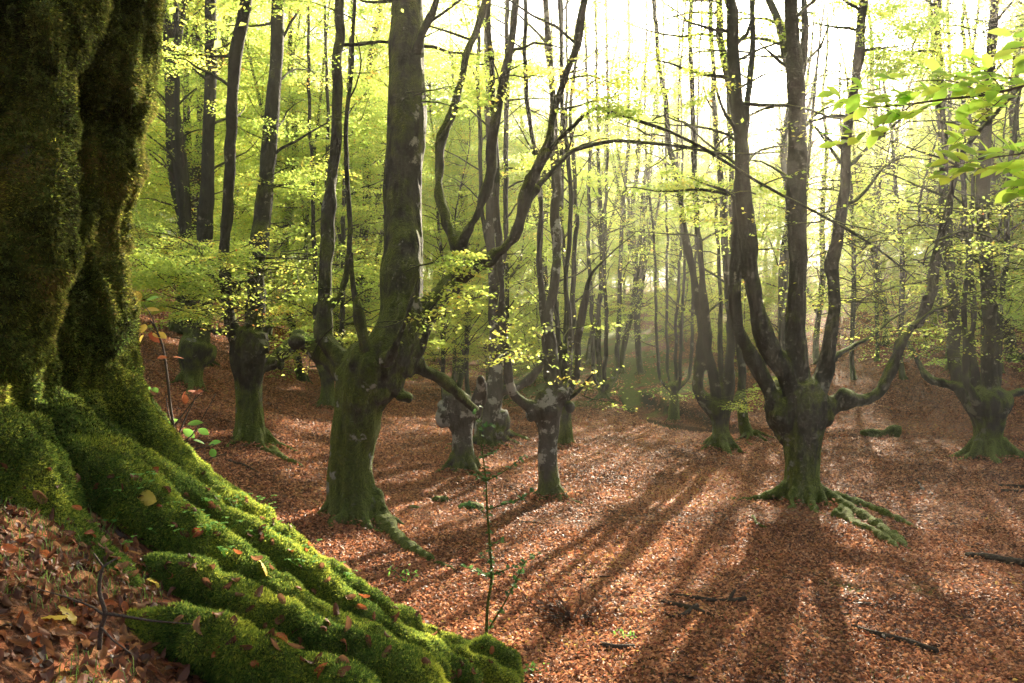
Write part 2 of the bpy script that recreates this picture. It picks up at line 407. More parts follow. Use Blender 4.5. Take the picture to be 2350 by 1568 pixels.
# ------------------------------------------------------------------ leaves: sprays of beech foliage
def spray_template(n_side=9, size=0.9, seed=0, lps=9):
    """points (x,y,z), heading and scale of the leaves on one flat branching twig"""
    r = np.random.default_rng(seed); out = []
    for i in range(n_side):
        t = (i + 0.7) / n_side; sx = t * size; ln = size * (0.62 * math.sin(math.pi * (0.25 + 0.7 * t)) + 0.08)
        for s in (-1, 1):
            ang = s * (0.85 + r.normal() * 0.12); k = max(2, int(lps * ln / size / 0.6))
            for j in range(k):
                q = (j + 0.6) / k * ln
                out.append((sx + math.cos(ang) * q + r.normal() * 0.02, math.sin(ang) * q + r.normal() * 0.02, -0.10 * (q / size) ** 2 + r.normal() * 0.025,
                            ang + (1 if j % 2 else -1) * 0.8, r.uniform(0.75, 1.2)))
    return np.array(out)
SPR = [spray_template(7, 0.9, k, 7) for k in range(4)]
SPR_FAR = [spray_template(7, 1.05, 10 + k, 6) for k in range(4)]

def leaves_from(pos, head, nrm, size, rnd, acc, rg, wide=0.62, fold=0.12):
    """one four-sided folded leaf for every row"""
    n = len(pos); nrm = nrm / np.linalg.norm(nrm, axis=1)[:, None]
    d = head - nrm * (head * nrm).sum(1)[:, None]; d /= np.linalg.norm(d, axis=1)[:, None] + 1e-9
    s = np.cross(nrm, d); L_ = size[:, None]
    base = pos; tip = pos + d * L_; mid = pos + d * L_ * 0.48
    a = mid + s * L_ * wide * 0.5 + nrm * L_ * fold; b = mid - s * L_ * wide * 0.5 + nrm * L_ * fold
    v = np.stack([base, a, tip, b], 1).reshape(-1, 3)
    acc.add(v, np.arange(n * 4).reshape(-1, 4), rnd)

def put_sprays(acc, centers, dirs, rg, leaf=0.06, scale=1.0, tmpl=None, tilt=0.22, ltilt=0.58):
    tm = tmpl or SPR
    for c, d in zip(centers, dirs):
        T = tm[rg.integers(len(tm))]; sc = scale * rg.uniform(0.7, 1.25)
        yaw = math.atan2(d[1], d[0]) + rg.normal() * 0.5
        px, py, pz = T[:, 0] * sc, T[:, 1] * sc, T[:, 2] * sc
        tx, ty = rg.normal() * tilt, rg.normal() * tilt
        pz = pz + px * tx + py * ty
        cs, sn = math.cos(yaw), math.sin(yaw)
        pos = np.stack([c[0] + px * cs - py * sn, c[1] + px * sn + py * cs, c[2] + pz], -1)
        h = yaw + T[:, 3]; head = np.stack([np.cos(h), np.sin(h), rg.normal(-0.15, 0.25, len(h))], -1)
        n = len(pos); nr = np.stack([rg.normal(0, ltilt, n), rg.normal(0, ltilt, n), np.ones(n)], -1)
        leaves_from(pos, head, nr, leaf * T[:, 4], np.clip(rg.beta(2.2, 2.6) * 0.75 + rg.normal(0.0, 0.17, n), 0, 1), acc, rg)

def side_branch(twigs, start, direction, length, r0, rg, droop=0.1, n=6):
    """thin branch that rises then levels out; returns its points"""
    d = np.array(direction, float); d /= np.linalg.norm(d); p = np.array(start, float); pts = [[*p, r0]]
    for i in range(n):
        d = d + rg.normal(0, 0.16, 3); d[2] = d[2] * 0.93 - droop * 0.1; d /= np.linalg.norm(d)
        p = p + d * length / n; pts.append([*p, r0 * (1 - (i + 1) / (n + 0.6)) + 0.003])
    pts = np.array(pts); tube(twigs, pts, 5, cap=False)
    return pts

def dress(stem, twigs, leaves, rg, z0, step=0.55, blen=(1.2, 2.6), leaf=0.065, spr=4, scale=1.0, tmpl=None, rmax=0.04, zpow=1.0, avoid=None):
    """side branches with sprays along a stem path (n,4) above height z0"""
    seg = np.linalg.norm(np.diff(stem[:, :3], axis=0), axis=1); s = np.concatenate([[0], np.cumsum(seg)])
    t = rg.uniform(0, step)
    while t < s[-1]:
        k = min(len(stem) - 2, int(np.searchsorted(s, t)) - 0); p = stem[max(0, k)]
        if p[2] > z0:
            a = rg.uniform(0, 2 * math.pi)
            if avoid is not None and rg.random() < 0.7:        # mostly away from the viewer's side of the clearing
                a = rg.uniform(-0.3, math.pi + 0.3)
            ln = rg.uniform(*blen); r0 = min(rmax, max(0.008, p[3] * 0.4))
            pts = side_branch(twigs, p[:3], (math.cos(a), math.sin(a), rg.uniform(0.15, 1.3)), ln, r0, rg)
            idx = rg.uniform(1.5, len(pts) - 1, spr); i0 = np.floor(idx).astype(int); fr = (idx - i0)[:, None]; i1 = np.minimum(i0 + 1, len(pts) - 1)
            c = pts[i0, :3] * (1 - fr) + pts[i1, :3] * fr
            dd = np.tile(pts[-1, :3] - pts[0, :3], (spr, 1)) + rg.normal(0, 0.7 * ln, (spr, 3))
            put_sprays(leaves, c, dd, rg, leaf, scale, tmpl)
        t += step * rg.uniform(0.6, 1.5)

# ------------------------------------------------------------------ hero trees, shaped from their stems
def build_tree(name, label, D, base, stems, material, group=None, voxel=0.03, roots=6, flare=1.6, thick=6.5, top=8.0, knobs=(), fol=None, seed=1, extra_roots=(), disp=0.03, low_sprays=()):
    """base (px,py); stems: lists of (px,py,r[,dD]) in picture units at distance D"""
    rg = np.random.default_rng(seed); B = P(base[0], base[1], D); B[2] = gz(B[0], B[1])
    k = D / FP; body, twigs, leaves = Acc(), Acc(), Acc(); paths = []
    for si, st in enumerate(stems):
        n = len(st); spread = 0 if si == 0 else rg.uniform(-1.4, 1.6)
        pts = []
        for i, s in enumerate(st):
            dd = s[3] if len(s) > 3 else spread * (i / max(1, n - 1)) ** 1.3
            p = P(s[0], s[1], D + dd); pts.append([*p, s[2] * (D + dd) / FP])
        pts = np.array(pts)
        if st[-1][1] <= 8 and top > 0:                     # grows on above the picture
            d = pts[-1, :3] - pts[-2, :3]; d /= np.linalg.norm(d); p = pts[-1].copy(); m = 5
            for j in range(m):
                d = d + np.array([rg.normal(0, 0.1), rg.normal(0, 0.1), 0.25]); d /= np.linalg.norm(d)
                p = p.copy(); p[:3] += d * top / m; p[3] = max(0.015, pts[len(st) - 1, 3] * (1 - (j + 1) / (m + 0.5))); pts = np.vstack([pts, p])
        path = catmull(pts, 0.12)
        w = np.stack([fbm(path[:, :3] + 7 * si, 1.5, seed + 5, 2), fbm(path[:, :3] + 7 * si, 1.5, seed + 6, 2), 0.6 * fbm(path[:, :3] + 7 * si, 1.7, seed + 7, 2)], -1) * 1.3
        path[:, :3] += w * np.where(path[:, 3] > 0.13, 0.022, 0.02 + np.minimum(0.035, path[:, 3] * 0.4))[:, None]
        path[:, 3] *= 1 + 0.10 * noise(path[:, :3], 2.5, seed + 8)
        paths.append(path)
        big = path[:, 3] > thick * k
        if big.any():
            e = max(4, len(big) - np.argmax(big[::-1])); tube(body, path[:e], 14)
            if e < len(path) - 2: tube(twigs, path[max(0, e - 3):], 7, cap=False)
        else: tube(twigs, path, 6, cap=False)
    r0 = paths[0][0, 3]
    tube(body, np.array([[B[0], B[1], B[2] - 0.35, r0 * 1.12], [B[0], B[1], B[2] + 0.05, r0 * 1.06], [*paths[0][0, :3], r0]]), 14)
    for j in range(roots):                                  # buttress roots
        a = 2 * math.pi * (j + rg.uniform(-0.3, 0.3)) / roots; ln = r0 * rg.uniform(1.0, 3.6) * flare / 1.6; pts = []
        rr = r0 * rg.uniform(0.12, 0.25)
        for t in (0, 0.25, 0.5, 0.75, 1.0):
            rad = r0 * 0.62 + ln * t; a2 = a + rg.normal(0, 0.28) * t; x, y = B[0] + rad * math.cos(a2), B[1] + rad * math.sin(a2)
            pts.append([x, y, gz(x, y) + r0 * 0.95 * (1 - t) ** 3.4 - rr * 0.55 * t, rr * (1.25 - t * 0.95)])
        tube(body, catmull(np.array(pts), 0.1), 9)
    for er in extra_roots:
        q = [[*P(*er[0][:3]), er[0][3] * er[0][2] / FP]]
        for a, b, c, d in er[1:]:
            x, y = gxy(a, b); rr = d * y / FP; q.append([x, y, gz(x, y) + 0.28 * rr, rr])
        tube(body, catmull(np.array(q), 0.1), 9)
    for (a, b, rx, rz) in knobs: ball(body, P(a, b, D - 0.1), (rx * k, rx * k, rz * k))
    me = remesh(body, voxel, 3); v, n = vn(me)
    rid = 1 - 2 * np.abs(noise(v * [1, 1, 0.2], 6.0, seed + 26))
    disp = disp * min(1.0, paths[0][:, 3].max() / 0.5)
    amp = disp * (1.7 * fbm(v * [1, 1, 0.5], 2.4, seed + 20, 3) + 0.9 * noise(v * [1, 1, 0.25], 10.0, seed + 24) + 0.6 * rid) * sst(0, 8, 8 - np.maximum(0, v[:, 2] - 3))
    v = v + n * amp[:, None] - B; setv(me, v)
    root = empty(name, B); me.name = 'trunk'; me.materials.append(material); tr = obj('trunk', me, root)
    if fol:
        for pa in paths[1:]:
            f = dict(fol); dress(pa, twigs, leaves, rg, B[2] + f.pop('z0', 4.5), **f)
    for (px, py, dD, cnt, spread) in low_sprays:            # epicormic shoots low on the stems
        for _ in range(cnt):
            s = P(px + rg.normal() * 12, py + rg.normal() * 12, D + dD); a = rg.uniform(0, 2 * math.pi)
            pts = side_branch(twigs, s, (math.cos(a), math.sin(a) * 0.6, rg.uniform(-0.1, 0.45)), spread * rg.uniform(0.6, 1.2), 0.012, rg)
            c = pts[[2, 3, 5, 6], :3]; put_sprays(leaves, c, np.tile(pts[-1, :3] - pts[0, :3], (4, 1)), rg, 0.07, 0.75)
    if twigs.v: obj('branches', twigs.mesh('branches', M_TWIG if thick < 4 else M_BARK, off=B), root)
    if leaves.v: obj('crown', leaves.mesh('crown', M_LEAF, False, off=B), root)
    tag(root, label, 'tree', group)
    return root, paths

FOL = dict(z0=5.2, step=0.5, blen=(1.2, 2.6), leaf=0.07, spr=4, avoid=True)
HERO = []
# the great candelabra pollard in the hollow
BT = [
 [(1842,1140,46),(1840,1095,39),(1839,1050,37),(1840,1000,46),(1843,950,56),(1842,905,52),(1840,880,40)],
 [(1838,925,40),(1810,871,25),(1776,817,22),(1751,767,21),(1735,704,19),(1728,641,18),(1722,579,18),(1714,516,18),(1704,440,17),(1700,366,16),(1693,256,16),(1686,146,15),(1678,37,14),(1675,0,13)],
 [(1700,330,9,1.2),(1686,274,9,1.3),(1671,201,9,1.4),(1656,110,9,1.5),(1655,0,8,1.6)],
 [(1825,990,36),(1790,945,26),(1760,883,17),(1735,833,16),(1710,792,15),(1695,750,14),(1689,683,13),(1691,600,13),(1693,516,12),(1700,420,11),(1712,300,9),(1722,180,7),(1728,0,6)],
 [(1840,930,36),(1830,862,26),(1826,767,23),(1829,683,22),(1831,600,21),(1829,516,21),(1830,366,20),(1828,256,19),(1826,183,21),(1823,110,17),(1817,0,15)],
 [(1822,190,10,0),(1803,121,10,.2),(1784,55,9,.4),(1766,0,8,.5)],
 [(1832,200,10,0),(1843,146,9,-.1),(1850,73,8,-.2),(1850,0,8,-.3)],
 [(1855,925,34),(1885,867,20),(1897,825,16),(1906,767,15),(1910,704,14),(1912,641,14),(1910,600,14),(1920,558,13),(1924,516,13),(1942,439,12),(1944,366,11),(1947,293,11),(1960,183,10),(1971,91,10),(1982,0,9)],
 [(1946,380,5,.8),(1960,370,5,.9),(2004,329,4,1.1),(2088,256,2,1.5)],
 [(1908,835,7,.4),(1930,810,6,.6),(1956,796,5,.9),(1997,775,4,1.2),(2039,737,3,1.6),(2100,700,2,2)],
 [(1870,940,36),(1914,928,23),(1941,920,21),(1977,921,14),(2010,908,13),(2031,879,12),(2048,837,13),(2060,800,13),(2085,762,11),(2118,717,10),(2139,641,9),(2156,570,8),(2168,516,7),(2183,457,6.5),(2202,366,6),(2235,318,5.5),(2271,274,5),(2315,227,4.5),(2370,180,4)],
 [(2095,750,6,-.5),(2118,733,5,-.5),(2143,712,4.5,-.5),(2177,700,4,-.4),(2198,675,3,-.4)],
 [(2160,550,3.5,-.6),(2210,532,3,-.4),(2270,545,2.5,0),(2350,575,2,.3)],
 [(1835,1030,30),(1798,985,24),(1778,945,17),(1785,905,13),(1789,880,10)],
]
HERO.append(build_tree('pollard_beech', 'dark candelabra pollard with thick upswept stems casting the long shadows', 15.0, (1842,1150), BT, M_BARK, roots=8, flare=2.1, voxel=0.026,
 knobs=[(1942,915,23,22),(1893,955,20,24),(1788,950,20,22),(1858,985,24,26),(1782,905,14,16)], fol=FOL, seed=3,
 extra_roots=[[(1880,1130,15,18),(1930,1160,14.6,13),(1985,1190,13.8,12),(2035,1225,12.8,11),(2095,1268,11.8,6)], [(1890,1135,15,14),(1960,1156,14.8,10),(2030,1182,14.4,8),(2120,1222,13.2,5)], [(1930,1165,14,9),(1920,1185,14,9),(1960,1196,14,8),(1975,1210,14,4)],
  [(1930,1165,14.3,10),(1960,1205,13.4,10),(2010,1228,13,9),(2062,1262,12,5)], [(1800,1140,15,14),(1760,1146,15.2,9),(1725,1150,15.2,4)]],
 low_sprays=[(2000,690,.5,8,1.6),(2110,600,.5,8,1.6),(2230,600,.3,8,1.6),(2040,770,.3,5,1.2),(1985,560,1,8,1.6),(1940,650,1,6,1.4),(2160,480,.5,8,1.7),(2270,480,.5,8,1.7),(1750,560,.6,5,1.3),(1650,440,.6,6,1.4),(1870,430,.8,5,1.3),(2060,380,1,8,1.6),(1960,180,1,8,1.7),(2100,120,1,10,1.8),(2250,60,1.2,10,1.8)]))

# the thick leaning pollard on the slope at the centre
CT = [
 [(812,1165,60),(806,1115,52),(804,1060,48),(812,990,50),(824,920,64),(842,870,72),(862,830,66),(880,800,50)],
 [(868,850,62),(905,791,58),(922,736,50),(922,681,46),(924,626,46),(924,571,44),(924,512,43),(929,366,42),(935,256,43),(934,146,42),(934,0,38)],
 [(952,120,12,-.2),(965,77,10,-.3),(985,35,8,-.3),(1000,0,7,-.4)],
 [(912,850,40),(955,770,27),(992,699,26),(1029,663,25),(1051,622,22),(1054,571,20),(1052,540,20)],
 [(1054,570,16,.2),(1035,531,12,.3),(1017,476,11,.4),(1006,421,11,.5),(1006,366,10,.6),(1013,311,10,.7),(1035,256,9,.8),(1057,190,9,.9),(1071,121,8,1),(1097,66,8,1.1),(1115,0,8,1.2)],
 [(1052,570,16,.2),(1071,541,13,.1),(1097,487,11,0),(1119,421,11,-.1),(1130,348,11,-.2),(1141,274,10,-.3),(1159,183,10,-.4),(1174,91,9,-.5),(1181,0,9,-.6)],
 [(1045,630,22,.1),(1091,608,18,0),(1127,589,15,-.1),(1160,560,13,-.2),(1185,520,12,-.3),(1214,439,11,-.4),(1240,377,10,-.5),(1258,311,9.5,-.5),(1273,238,9,-.5),(1298,165,9,-.6),(1320,102,9,-.7),(1339,0,9,-.8)],
 [(1214,410,7,-.4),(1245,370,6,-.5),(1276,326,5.5,-.6),(1317,285,5,-.7),(1357,251,5,-.8),(1430,266,4.5,-.9),(1530,300,4,-1),(1620,345,4,-1),(1700,395,3.7,-.9),(1780,440,3.5,-.8),(1850,475,3.2,-.8),(1940,525,3,-.7),(2020,575,2.5,-.6),(2100,640,1.6,-.5)],
 [(1195,490,8,-.3),(1232,432,7,-.2),(1287,373,6,-.1),(1317,348,5.5,0),(1368,333,5,.1),(1415,324,4.5,.2),(1470,326,4,.3),(1547,335,3.5,.4),(1620,347,3,.5),(1700,354,2.5,.7),(1800,347,1.5,.8)],
 [(890,850,38),(940,832,25),(981,853,16),(1010,867,14),(1036,893,13),(1062,919,11),(1095,944,7)],
 [(815,880,34),(775,845,24),(743,820,19),(710,795,17),(688,785,16),(682,768,12)],
 [(800,850,26),(772,810,24),(745,772,20),(747,699,17),(751,608,16),(758,516,15),(761,439,14),(765,329,13),(776,183,12),(783,91,11),(779,0,11)],
 [(762,705,8,.2),(772,690,7,.2),(787,644,7,.3),(798,571,6.5,.3),(802,516,6,.4),(793,366,5.5,.5),(812,73,4,.7),(815,0,4,.7)],
 [(838,830,13,-.3),(836,770,9,-.4),(815,700,7,-.4),(806,640,6,-.4),(803,580,5,-.4)],
 [(880,830,16,-.6),(905,800,9,-.8),(925,745,6,-.8),(950,670,5,-.8),(958,640,2,-.8)],
]
HERO.append(build_tree('pollard_beech', 'thick dark pollard with pale lichen blotches and one long mossy root running downhill', 12.5, (812,1178), CT, M_BARKMOSS, roots=6, flare=1.2, voxel=0.024,
 knobs=[(1000,722,10,10),(930,912,20,16),(900,870,32,40),(682,785,17,17),(800,862,28,30),(865,900,40,30)], fol=dict(FOL, z0=6.5, step=1.1), seed=5, disp=0.035,
 extra_roots=[[(838,1150,12.4,38),(862,1190,12.0,30),(893,1222,11.6,22),(930,1256,11.2,14),(985,1286,10.8,9),(1054,1314,10.35,4)], [(770,1165,12.4,14),(752,1185,12.1,8),(740,1190,12.0,5)]],
 low_sprays=[(990,705,-.3,2,.6),(930,610,-.7,2,.9),(870,740,-.6,3,1.1),(780,745,-.4,5,1.2),(950,230,-.6,3,.9),(1130,805,-.4,2,1.1),(1400,262,-.9,2,.8),(1500,292,-1,2,.8),(1600,338,-1,2,.9),(1750,424,-.9,2,.9),(1900,505,-.7,3,.9),(1320,345,0,2,.8),(1450,325,.2,2,.8),(1650,350,.5,2,.8),(1290,180,-.4,3,1.2),(1150,180,-.4,3,1.2)]))

# slope pollard further left
LP = [
 [(577,1018,40),(574,985,33),(573,955,31),(571,882,29),(568,830,38),(575,790,42),(580,760,34)],
 [(578,800,32),(585,735,23),(588,680,20),(586,626,19),(594,553,20),(600,512,20),(611,402,18),(622,293,17),(633,146,16),(638,0,15)],
 [(565,815,28),(540,770,18),(520,700,12),(513,620,12),(516,530,12),(523,439,12),(527,329,13),(534,220,13),(545,110,15),(563,0,14)],
 [(580,850,26),(605,836,18),(629,827,18),(655,802,16),(677,787,13),(690,775,8)],
 [(560,810,22),(530,768,12),(494,761,7),(455,750,4),(420,748,2)],
 [(600,770,8),(625,745,4),(650,735,3),(690,720,2)],
]
HERO.append(build_tree('pollard_beech', 'short pale barked pollard on the leafy bank whose mossy arm reaches the thick dark pollard', 17.0, (577,1030), LP, M_BARK, roots=7, flare=1.6, voxel=0.032, fol=dict(FOL, z0=6, step=.9), seed=9,
 knobs=[(650,812,16,14),(645,838,9,14),(600,800,20,18)],
 extra_roots=[[(600,1000,17,18),(620,1030,16.6,12),(650,1055,16.2,7),(700,1075,15.9,3)]],
 low_sprays=[(560,640,-.5,10,1.6),(480,600,-.5,12,1.6),(400,640,-.5,8,1.5),(640,600,-.3,12,1.6),(540,720,-.6,14,1.6),(450,700,-.6,12,1.7),(620,420,0,8,1.4),(700,650,0,8,1.5)]))

LP2 = [
 [(436,905,26),(438,880,22),(440,850,22),(446,810,34),(455,785,34)],
 [(455,800,26),(466,740,18),(471,690,17),(472,626,18),(470,512,17),(474,439,16),(479,293,14),(485,146,14),(483,0,13)],
 [(440,800,18),(430,740,9),(424,660,7),(420,520,7),(410,380,6),(405,200,6),(402,0,5)],
 [(455,830,16),(478,815,14),(490,800,9)],
]
HERO.append(build_tree('pollard_beech', 'straight stemmed beech pollard high on the bank behind the short pale pollard', 21.5, (436,915), LP2, M_BARK, roots=5, voxel=0.04, fol=dict(FOL, z0=5, step=.9), seed=12, low_sprays=[(460,650,0,10,1.8),(400,560,0,10,1.8)]))

# slender pollard between the two big ones
MP = [
 [(1259,1125,26),(1258,1080,21),(1257,1030,20),(1258,985,24),(1258,940,32),(1266,905,26)],
 [(1262,920,26),(1274,864,17),(1263,809,14),(1259,736,12.5),(1270,663,11),(1274,571,10.5),(1277,439,11),(1273,366,11),(1269,238,8),(1258,128,8),(1253,0,7)],
 [(1250,945,20),(1225,935,15),(1201,922,13),(1179,901,12.5),(1162,846,11),(1153,772,9.5),(1149,663,8),(1146,553,8),(1139,402,7),(1131,256,6.5),(1125,110,6),(1123,0,5)],
 [(1270,930,18),(1300,902,11),(1320,860,9),(1328,815,8.5),(1329,772,8),(1340,699,8),(1347,655,6),(1365,619,3,0),(1402,582,2,0),(1457,535,1.5,0)],
 [(1285,900,9,.3),(1303,864,6.5,.5),(1307,736,6,.6),(1299,626,5.5,.7),(1310,516,5.5,.8),(1304,380,5,.9),(1290,200,4,1),(1285,0,4,1)],
 [(1262,870,10,.3),(1250,800,8,.5),(1245,700,8,.6),(1238,600,8,.7),(1240,500,7,.8),(1232,380,6,.9),(1210,250,5,1),(1205,0,5,1)],
 [(1305,915,5,0),(1330,900,4,-.2),(1345,880,3,-.3),(1360,862,2,-.4)],
]
HERO.append(build_tree('pollard_beech', 'slim pollard with pale speckled trunk and a fan of thin stems between the great pollards', 15.4, (1260,1140), MP, M_BARKPALE, roots=6, flare=1.6, voxel=0.024, fol=dict(FOL, z0=6, step=1.0), seed=14,
 knobs=[(1307,935,12,14),(1217,950,12,18),(1262,945,26,22),(1288,905,14,14)], extra_roots=[[(1275,1120,15.3,12),(1300,1145,14.9,7),(1335,1158,14.6,3)]],
 low_sprays=[(1200,840,-.2,1,.8),(1300,760,-.3,3,1.1),(1330,900,-.2,2,.8)]))

GT = [
 [(1062,1085,34),(1062,1060,27),(1061,1025,24),(1060,992,24),(1056,955,36),(1050,925,36),(1040,905,24)],
 [(1045,930,22),(1030,905,14),(1022,880,6)],
 [(1070,950,22),(1095,925,18),(1105,880,10),(1100,860,6)],
]
HERO.append(build_tree('pollard_beech', 'squat broken topped pollard with white lichen bark and a ragged knobbly head', 17.9, (1062,1095), GT, M_BARKPALE, roots=7, flare=1.5, voxel=0.03, fol=None, seed=17, top=0,
 knobs=[(1018,955,20,26),(1012,930,12,12),(1085,945,20,22),(1045,915,26,20)]))

ST = [
 [(1118,985,30),(1125,940,26),(1135,890,21),(1138,830,17),(1136,772,14),(1133,680,12),(1130,600,11),(1128,512,10.5),(1128,400,9.5),(1120,200,9),(1118,0,8)],
 [(1130,930,18),(1112,915,11),(1095,950,9),(1085,975,8)],
 [(1145,950,20),(1158,975,14),(1164,985,8)],
 [(1150,900,12),(1200,880,10),(1235,850,9),(1255,800,8),(1262,700,7),(1275,600,6),(1290,400,5),(1288,0,4)],
 [(1136,700,6,1),(1158,560,6,1),(1162,300,6,1),(1163,0,5,1)],
 [(1126,600,6,1),(1108,480,5,1),(1100,300,5,1),(1095,0,4,1)],
]
HERO.append(build_tree('beech_tree', 'tall smooth grey beech rising straight behind the squat broken pollard', 22.0, (1118,1000), ST, M_BARKPALE, roots=7, flare=1.9, voxel=0.04, fol=dict(FOL, z0=4, step=.8), seed=19,
 extra_roots=[[(1150,985,21.8,10),(1180,1000,21.3,7),(1215,1012,20.8,4)], [(1145,995,21.5,10),(1165,1012,21,6),(1190,1020,20.6,4)]]))

MR = [
 [(1655,1025,30),(1654,1000,23),(1653,975,20),(1650,945,27),(1650,925,30)],
 [(1645,945,22),(1620,920,16),(1601,892,14),(1605,850,12),(1612,787,10),(1605,725,9),(1589,641,8),(1576,558,8),(1566,500,7),(1552,400,7),(1535,300,6),(1510,100,5),(1500,0,5)],
 [(1650,930,18),(1639,871,12),(1626,808,10),(1618,725,8),(1610,641,7),(1601,516,7),(1590,300,6),(1585,0,5)],
 [(1658,930,18),(1672,892,14),(1676,808,12),(1674,725,10),(1668,600,9),(1662,516,8),(1650,366,7),(1640,256,6),(1632,0,5)],
 [(1662,935,14),(1690,925,12),(1700,905,10)],
 [(1655,920,9),(1655,860,7),(1650,780,6),(1655,700,5),(1648,560,4),(1640,440,4)],
]
HERO.append(build_tree('pollard_beech', 'many stemmed pollard beside the dark stream, left of the candelabra pollard', 22.3, (1655,1035), MR, M_BARK, roots=7, flare=1.6, voxel=0.036, top=5, fol=dict(FOL, z0=3.5, step=1.5, spr=6), seed=22, low_sprays=[(1650,930,-.4,6,1.3)]))

LS = [[(1722,1015,18),(1708,975,12),(1702,930,10),(1700,860,9),(1697,780,9),(1690,660,8),(1682,500,7),(1676,300,6),(1672,0,6)]]
HERO.append(build_tree('beech_tree', 'thin leaning beech with splayed roots just behind the many stemmed streamside pollard', 24.3, (1724,1022), LS, M_BARK, roots=7, flare=2.6, voxel=0.04, fol=None, seed=25))

RT = [
 [(2270,1042,42),(2268,1015,34),(2267,985,31),(2267,950,40),(2268,920,46),(2272,895,34)],
 [(2245,940,24),(2226,919,19),(2203,888,15),(2190,842,13),(2189,791,12),(2188,752,12),(2178,600,10),(2172,500,10),(2165,350,9),(2155,150,8),(2150,0,8)],
 [(2205,892,12),(2175,880,9.5),(2144,873,9),(2119,855,8),(2103,821,7),(2090,798,6),(2078,770,3)],
 [(2240,925,12,-.3),(2222,890,9,-.4),(2218,868,8,-.4),(2216,791,7,-.5),(2212,700,6,-.5),(2225,560,5,-.5),(2235,400,4,-.5)],
 [(2270,915,26),(2270,868,17),(2272,816,15),(2277,740,14),(2262,600,14),(2257,512,14),(2258,400,14),(2260,329,13),(2272,160,11),(2285,0,9)],
 [(2282,900,14,.3),(2290,868,8,.4),(2293,791,7,.5),(2300,700,6,.6),(2310,560,6,.7),(2320,380,5,.7),(2345,200,4,.8)],
 [(2295,915,16),(2316,906,9),(2350,898,7),(2380,885,6)],
 [(2240,930,10,.5),(2236,860,8,.6),(2232,790,7,.7),(2230,650,6,.8),(2215,480,6,.9),(2208,300,5,1)],
]
HERO.append(build_tree('pollard_beech', 'broad pollard at the foot of the brown hillside with one low limb sweeping sideways', 20.6, (2270,1055), RT, M_BARK, roots=7, flare=1.35, voxel=0.034, fol=dict(FOL, z0=4.0, step=.9, spr=6, leaf=.075), seed=28,
 knobs=[(2300,925,22,30),(2240,935,20,20)], extra_roots=[[(2295,1035,20.6,14),(2320,1048,20.3,9),(2350,1058,20,6)]],
 low_sprays=[(2200,820,-.4,6,1.6),(2270,760,-.5,10,1.8),(2190,700,-.5,10,1.8),(2300,640,-.5,10,1.8)]))

# smaller pollards beyond the stream
def pollard_small(label, px, py, D, tw, hy, sx, seed, n=5, mat_=None, group=None):
    rg = np.random.default_rng(seed)
    st = [[(px, py - 4, tw * 1.3), (px, (py + hy) / 2, tw), (px - 1, hy + tw, tw * 1.2), (px - 1, hy, tw * 1.5)]]
    for i in range(n):
        o = (i / (n - 1) - 0.5) * 2 + rg.normal() * 0.1; x1 = px + o * sx; r = tw * rg.uniform(0.38, 0.55)
        st.append([(px + o * tw * 0.6, hy + tw * 0.8, tw * 0.8), (px + o * sx * 0.7, hy - sx * 0.25, r * 1.1), (x1, hy - sx * 1.1, r), (x1 + o * 6, hy - 150, r * 0.85), (x1 + o * 14 + rg.normal() * 6, hy - 330, r * 0.75), (x1 + o * 20 + rg.normal() * 10, hy - 560, r * 0.6), (x1 + o * 26, 0, r * 0.5)])
    return build_tree('pollard_beech', label, D, (px, py), st, mat_ or M_BARK, group, voxel=0.05, roots=6, flare=1.7, top=5, fol=dict(FOL, z0=2.6, step=1.3, leaf=.085, blen=(1.4, 3.0), spr=6, avoid=None), seed=seed, disp=0.03)
HERO.append(pollard_small('small pollard on the far bank above the stream bend, stems spread like a goblet', 1547, 945, 33.0, 10, 885, 34, 31))
HERO.append(pollard_small('small dark pollard on the green flat left of the stream bend', 1386, 930, 37.0, 12, 880, 24, 32, 4))
HERO.append(pollard_small('shadowed pollard half hidden behind the left shoulder of the thick dark pollard', 752, 925, 25.0, 14, 850, 22, 33, 3))
HERO.append(pollard_small('short pollard on the brown hillside behind the sweeping limb of the broad pollard', 2190, 815, 34.0, 13, 740, 30, 34, 4))
HERO.append(pollard_small('straight trunk behind the slim speckled pollard with a mossy foot', 1296, 998, 22.5, 13, 800, 14, 35, 3))

